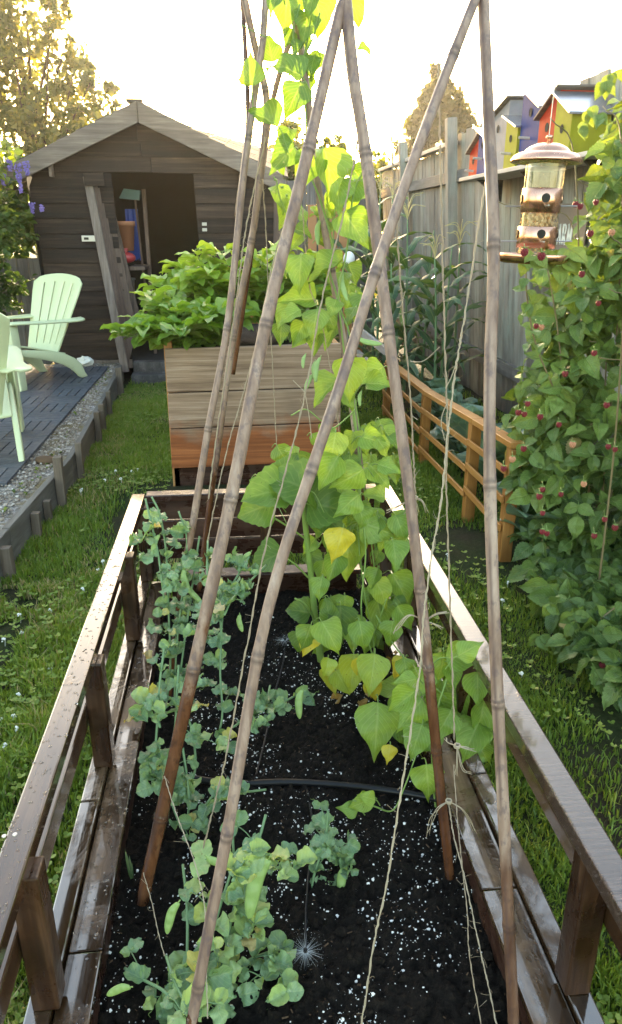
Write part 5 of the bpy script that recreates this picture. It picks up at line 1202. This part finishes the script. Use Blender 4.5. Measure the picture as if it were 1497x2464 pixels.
b.vine([(880, 400), (850, 470), (835, 600), (815, 720), (840, 800), (862, 900)], 2.3, 2.3); b.vine([(868, 340), (845, 420), (810, 480), (800, 620)], 2.3, 2.35, .002); b.vine([(665, 430), (672, 470), (690, 520), (700, 600)], 2.3, 2.35, .002)
b.done()
pods(b.t, ((822, 470, 80, 2.3, 100), (830, 690, 70, 2.3, 80), (768, 560, 60, 2.38, 95), (890, 820, 62, 2.2, 15)), .0045)
m = MB()
for px_, py_ in ((662, 432), (680, 450), (690, 470), (698, 485)): p = at(px_, py_, y=2.3); m.ball(p, .004, 6, 5); m.ball(p+rdir()*.007, .003, 5, 4)
m.build('flower_bud', M['stem'], b.t, smooth=True)
# lower bean mass round the foot of that teepee
b = BeanPlant('climbing_bean', 'lower bean vine with one bright yellow leaf round the foot of the far teepee', 'bean plant', (.4, 2.2, SOILZ), 'climbing bean plants')
for px_, py_, L, ang, r in ((838, 917, 100, 85, .64), (783, 945, 88, 130, .5), (886, 905, 80, 150, .45), (916, 925, 66, 5, .4), (840, 968, 50, 60, .3), (800, 1085, 85, 100, .62), (848, 1068, 58, 95, .56), (905, 1062, 70, 20, .42), (924, 1082, 62, 55, .6), (948, 1065, 40, 50, .3), (830, 1155, 95, 150, .48), (790, 1140, 90, 120, .5), (915, 1148, 75, 50, .52), (940, 1128, 60, 20, .45), (800, 1180, 60, 110, .45), (832, 1218, 80, 140, .4), (895, 1192, 60, 190, .56), (870, 1250, 60, 80, .3), (885, 1230, 50, 30, .25),
        (918, 1276, 105, 20, .5), (838, 1338, 120, 95, .6), (812, 1318, 95, 105, .85), (950, 1340, 76, 85, .35), (965, 1275, 70, 70, .25), (920, 1434, 82, 65, .58), (966, 1420, 84, 60, .5), (915, 1486, 92, 80, .38), (975, 1488, 66, 60, .45), (900, 1395, 55, 110, .3), (800, 1370, 70, 110, .32), (770, 1420, 60, 100, .3), (830, 1460, 52, 90, .45), (788, 1462, 60, 260, .2), (798, 1538, 90, 60, .52), (845, 1525, 92, 80, .5), (872, 1535, 75, 80, .35), (940, 1530, 70, 100, .4), (848, 1624, 92, 95, .72), (895, 1626, 98, 100, .68), (870, 1612, 60, 80, .85), (797, 1640, 68, 70, .76), (826, 1645, 66, 60, .68), (785, 1610, 50, 100, .7), (735, 1540, 75, 110, .3), (741, 1548, 72, 112, .84), (955, 1645, 92, 185, .6), (960, 1610, 60, 120, .84), (900, 1660, 55, 80, .85), (930, 1660, 70, 170, .6)):
    b.leaf(px_, py_, L, ang, 2.16+U(-.1, .12)-.12*(py_ > 1500)-(.1 if r > .65 else 0), r, .3, turn=U(-.3, .3))
b.scatter(740, 980, 1030, 1560, 64, 60, 2.2, 2.5, .1, .45)
b.vine([(850, 960), (862, 1080), (868, 1200), (880, 1330), (870, 1480), (905, 1600), (930, 1680)], 2.28, 2.1); b.vine([(700, 1000), (735, 985), (770, 1010), (800, 1030), (835, 1005), (855, 985)], 2.2, 2.25, .0022); b.vine([(855, 960), (868, 1080), (860, 1250), (876, 1420), (900, 1560), (885, 1680)], 2.3, 2.15, .0024)
b.vine([(905, 1480), (940, 1540), (985, 1600), (1010, 1630)], 2.1, 1.9, .0026); b.vine([(880, 1560), (910, 1500), (930, 1440)], 2.1, 2.1, .002)
b.scatter(640, 760, 1090, 1200, 10, 62, 2.3, 2.5, .2, .5)
b.done()
pods(b.t, ((765, 890, 60, 2.2, 100), (760, 895, 50, 2.22, 85), (745, 920, 46, 2.22, 120), (732, 870, 34, 2.22, 100), (868, 960, 36, 2.15, 95)), .0042)
for px_, py_, l_ in ((950, 1600, 60), (940, 1585, 45), (880, 1660, 50), (820, 1670, 50), (860, 1690, 40)):
    L = Leaves(); L.add(template(BEANP, 8, 7, .9, 1.2, .1, .25, .08, px_), at(px_, py_, z=SOILZ+.05), rdir(), rdir(1), .05, .97)
    L.build('withered_leaf', M['bean'], b.t)
# bush of bean leaves at the right inside the bed
b = BeanPlant('bean_plant', 'low bean plant with broad leaves leaning on the right rail of the near bed', 'bean plant', (.5, 1.6, SOILZ))
for px_, py_, L, ang, r in ((905, 1765, 135, 95, .5), (985, 1725, 100, 130, .42), (1010, 1650, 80, 110, .45), (1060, 1612, 82, 100, .5), (1120, 1582, 88, 0, .42), (1135, 1560, 70, 330, .45), (1095, 1692, 110, 60, .46), (1130, 1790, 105, 120, .4), (1155, 1730, 95, 100, .3), (1030, 1890, 100, 85, .52), (1105, 1865, 90, 10, .4), (1062, 1750, 90, 120, .38), (965, 1690, 80, 140, .48), (935, 1818, 48, 100, .86), (970, 1640, 60, 170, .5), (1000, 1790, 90, 110, .36), (1150, 1660, 80, 90, .28), (1090, 1630, 60, 80, .35), (1165, 1815, 60, 60, .25)):
    b.leaf(px_, py_, L, ang, 1.62+U(-.08, .1), r, .3, turn=U(-.35, .35))
b.scatter(960, 1170, 1600, 1860, 22, 75, 1.66, 1.85, .15, .45)
b.vine([(1050, 1960), (1040, 1840), (1050, 1720), (1080, 1620)], 1.55, 1.65, .003); b.vine([(985, 1620), (1030, 1640), (1075, 1680)], 1.7, 1.65, .002)
b.done()
b = BeanPlant('bean_seedling', 'single bean shoot creeping over the soil below the black pipe', 'bean plant', (.33, 1.5, SOILZ))
for px_, py_, L, ang, r in ((862, 1935, 62, 160, .5), (835, 1945, 52, 190, .45), (880, 1918, 45, 200, .55)): b.leaf(px_, py_, L, ang, 1.5, r, .4)
b.vine([(850, 1925), (900, 1940), (945, 1950), (975, 1890), (1000, 1820)], 1.5, 1.6, .0022); b.done()
# ------------------------------------------------------------------ sunflower between peas and beans
b = BeanPlant('sunflower', 'young sunflower with a thick green stem and broad toothed leaves, no bloom yet', 'sunflower', tuple(at(772, 1585, z=SOILZ)), None, 'sunf')
for px_, py_, L, ang, r in ((632, 1190, 108, 172, .75), (612, 1228, 92, 160, .6), (690, 1160, 110, 200, .45), (740, 1165, 110, 140, .5), (796, 1222, 105, 10, .3), (760, 1190, 100, 60, .4), (700, 1120, 70, 290, .35), (640, 1350, 90, 150, .35), (715, 1470, 60, 190, .35), (720, 1545, 50, 100, .3), (770, 1250, 80, 100, .3), (800, 1260, 70, 40, .35), (820, 1500, 80, 90, .2)):
    b.leaf(px_, py_, L, ang, 2.22+U(-.08, .08), r, .4, random.choice(T_SUN), 1.0)
c = spline(along([(725, 1170), (738, 1290), (748, 1380), (757, 1470), (766, 1540), (772, 1590)], 2.25, 2.25), 6)
b.m.tube(c, list(np.linspace(.009, .013, len(c))), 9)
for a in (((740, 1300), (690, 1265), (640, 1235)), ((752, 1400), (700, 1350), (660, 1340)), ((762, 1500), (735, 1455), (710, 1440)), ((745, 1340), (790, 1280), (800, 1240)), ((730, 1220), (700, 1190), (670, 1180))): b.m.tube(spline(along(list(a), 2.25, 2.2), 5), .0035, 6)
b.done()
# ------------------------------------------------------------------ peas
DROP = MB()
def pea(label, stems, y0, y1, dens, size, r0, r1, nod=.05, pd=(), dry=0, seed=1, droplets=1.):
    st = random.getstate(); random.seed(seed)
    b0 = along(stems[0], y0, y1)[-1]; t = thing('pea_plant', label, 'pea plant', tuple(b0), 'pea plants along the left of the bed'); L = Leaves(); m = MB(); tm = MB(); dm = MB()
    for sp in stems:
        c = spline(along(sp, y0, y1), 10); m.tube(c, .0032, 6); acc = 0
        for i in range(1, len(c)):
            acc += (c[i]-c[i-1]).length
            if acc < nod*1.35*U(.7, 1.3): continue
            acc = 0; p = c[i]; ax = (c[i]-c[i-1]).normalized()
            for _ in range(dens):
                a = U(0, TAU); o = V3(math.cos(a), math.sin(a)-.35, U(-.1, .5)).normalized()
                for s in (-1, 1):   # clasping stipules
                    sd_ = o.cross(V3(0, 0, 1)).normalized()*s
                    L.add(random.choice(T_PEA), p, o*.7+sd_*.6+V3(0, 0, .2), V3(0, -.5, 1)+rdir()*.7, size*U(.6, 1.35), U(r0, r1), .9)
                e = p+o*size*U(1.2, 2.); m.tube(spline([p, p.lerp(e, .5)+V3(0, 0, size*.2), e], 3), .0012, 4, False)
                for k in range(random.choice((2, 2, 4))):
                    q = p.lerp(e, .55 if k > 1 else .98); sd_ = o.cross(V3(0, 0, 1)).normalized()*(1 if k % 2 else -1)
                    dd = o*.5+sd_+rdir()*.35; ls = size*U(.5, 1.25); nr = V3(0, -.55, 1)+rdir()*.8
                    rr = U(.86, 1) if random.random() < dry else U(r0, r1)
                    L.add(random.choice(T_PEA), q, dd, nr, ls, rr)
                    if droplets:
                        for _d in range(3): 
                            w_ = q+dd.normalized()*ls*U(.2, .85)+rdir()*ls*.18+nr.normalized()*ls*.06; DROP.ball(w_, U(.001, .0024), 6, 4)
                if random.random() < .9:   # tendril
                    q = e; g = []; w0 = U(0, 6); u1 = rdir(.6); u2 = u1.orthogonal().normalized(); u3 = u1.cross(u2)
                    for k in range(22): f = k/21; rr = size*.16*f*(1-f*.5); g.append(q+u1*size*(1.3*f)*(1-.35*f)+(u2*math.cos(w0+f*11)+u3*math.sin(w0+f*11))*rr)
                    tm.tube(g, [.0009*(1-.5*k/21) for k in range(22)], 4, False)
    m.build('stems', M['stem_dk'], t, smooth=True); L.build('foliage', M['pea'], t)
    if tm.v: tm.build('tendrils', M['stem'], t)
    pods(t, pd, .0085); random.setstate(st); return t
pea('tall pea plant at the far left corner of the near bed', [[(365, 1195), (385, 1240), (400, 1330), (405, 1450), (410, 1600), (400, 1700)], [(430, 1230), (450, 1300), (440, 1420), (425, 1560), (420, 1690)], [(480, 1290), (470, 1360), (450, 1500), (430, 1650)], [(350, 1200), (362, 1250), (380, 1330), (395, 1440)]], 2.2, 2.0, 1, .036, .1, .6, .048, ((375, 1310, 48, 2.1, 110), (450, 1400, 60, 2.05, 75), (470, 1430, 50, 2.05, 50)), .03, 11)
pea('pea plant climbing beside the long pole in front of the dark end boards', [[(520, 1330), (525, 1420), (532, 1520), (530, 1620), (535, 1720), (520, 1790)], [(600, 1340), (575, 1380), (540, 1450), (530, 1560)], [(640, 1360), (600, 1400), (560, 1440), (540, 1480)], [(500, 1300), (500, 1400), (515, 1500)]], 2.1, 1.8, 1, .036, .1, .6, .05, ((580, 1500, 42, 2., 80), (590, 1350, 50, 2.1, 120)), .1, 12)
pea('pea plant with pale broad leaves and dried leaves against the inner ledge', [[(395, 1560), (385, 1640), (380, 1720), (375, 1800), (380, 1860)], [(350, 1660), (370, 1690), (385, 1750)], [(430, 1600), (425, 1680), (420, 1760), (400, 1840)], [(450, 1720), (465, 1770), (470, 1850), (450, 1900)]], 1.75, 1.6, 1, .04, .3, .72, .05, (), .12, 13)
pea('pea plant sprawling round the foot of the long pole', [[(440, 1800), (450, 1870), (455, 1930), (450, 1990)], [(640, 1900), (590, 1905), (540, 1900), (500, 1930), (480, 1980)], [(400, 1880), (420, 1950), (440, 2000)], [(350, 1830), (370, 1880), (390, 1920)]], 1.6, 1.5, 1, .034, .1, .5, .046, (), .08, 14)
pea('largest pea clump with a fat curved pod in front of the long pole', [[(640, 1960), (620, 2030), (590, 2100), (560, 2200), (540, 2300), (510, 2400), (490, 2460)], [(560, 2010), (560, 2080), (530, 2180), (500, 2290), (480, 2400)], [(700, 2080), (660, 2060), (600, 2060), (560, 2120)], [(440, 2080), (450, 2180), (450, 2300), (440, 2420)]], 1.32, 1.05, 1, .04, .3, .82, .05, ((622, 2140, 150, 1.12, 108), (415, 2210, 80, 1.06, 110), (520, 2070, 50, 1.18, 20)), .05, 15)
pea('lowest pea plant with round leaves at the bottom left of the soil', [[(300, 2330), (350, 2360), (400, 2390), (440, 2450)], [(400, 2300), (420, 2360), (450, 2420)], [(500, 2370), (480, 2400), (460, 2450)], [(620, 2390), (560, 2400), (500, 2440)]], 1.12, 1.0, 1, .04, .3, .8, .052, ((285, 2385, 60, 1.03, 160),), .12, 16)
pea('short pea shoot curling from the soil right of the largest clump', [[(650, 2290), (600, 2310), (570, 2340), (550, 2380)], [(700, 2400), (680, 2340), (650, 2300)]], 1.15, 1.08, 1, .036, .3, .7, .03, (), 0, 17)
pea('small pea plant with one hanging pod in the middle of the soil', [[(790, 1950), (785, 2000), (770, 2060), (755, 2110), (750, 2150)], [(830, 2080), (800, 2050), (775, 2030)]], 1.4, 1.33, 1, .034, .2, .6, .026, ((828, 2125, 88, 1.33, 95),), 0, 18)
pea('pea runner with a fat pod lying across the soil above the black pipe', [[(735, 1660), (690, 1685), (650, 1700), (600, 1725), (560, 1750)], [(650, 1650), (640, 1690), (620, 1715)]], 1.9, 1.78, 1, .036, .15, .6, .026, ((724, 1695, 70, 1.82, 95),), 0, 19)
for o in [o for o in bpy.data.objects if o.name.startswith('pea_plant')][:1]: 
    d = DROP.build('water_drops', M['water'], o, smooth=True); d['kind'] = 'stuff'
# weed blade beside the ledge, small yellow bloom by the planter
L = Leaves()
for k in range(3): L.add(template([(0, .02), (.3, .05), (.7, .04), (1, 0)], 8, 3, .2, .5+.3*k), at(318, 2120, z=SOILZ), V3(-.1+.1*k, .05, 1), V3(.3, -1, 0), .09-.02*k, .4)
tag(L.build('grass_weed', M['corn']), 'lone upright grass weed growing in the soil beside the left ledge', 'weed')
m = MB(); t = thing('yellow_flower', 'tiny yellow flower sprig standing at the far end of the near bed', 'flower', tuple(at(655, 1200, y=2.7))); p = at(620, 1162, y=2.7)
for k in range(6): v = rdir(.4)*.008; m.ball(p+v, .005, 6, 4)
m.build('petals', M['petal_y'], t, smooth=True); m = MB(); m.tube(spline([p, at(640, 1175, y=2.7), at(665, 1210, y=2.7), at(690, 1260, y=2.6)], 5), .0013, 5); m.build('stem', M['stem'], t)
# ------------------------------------------------------------------ thin volume box added to stand in for lens flare
def flare_veil():
    m = MB(); m.box(-60, 60, -30, 60, -1.2, 9.); n = N('flare_veil_volume'); v = n.n('ShaderNodeVolumePrincipled')
    v.inputs['Color'].default_value = (1., .95, .88, 1); v.inputs['Density'].default_value = .0007; v.inputs['Anisotropy'].default_value = .62
    n.l(v.outputs[0], n.out.inputs['Volume']); o = m.build('flare_veil', n.m); o['kind'] = 'stuff'; o['label'] = 'thin warm volume added over the yard to imitate lens flare'
flare_veil()
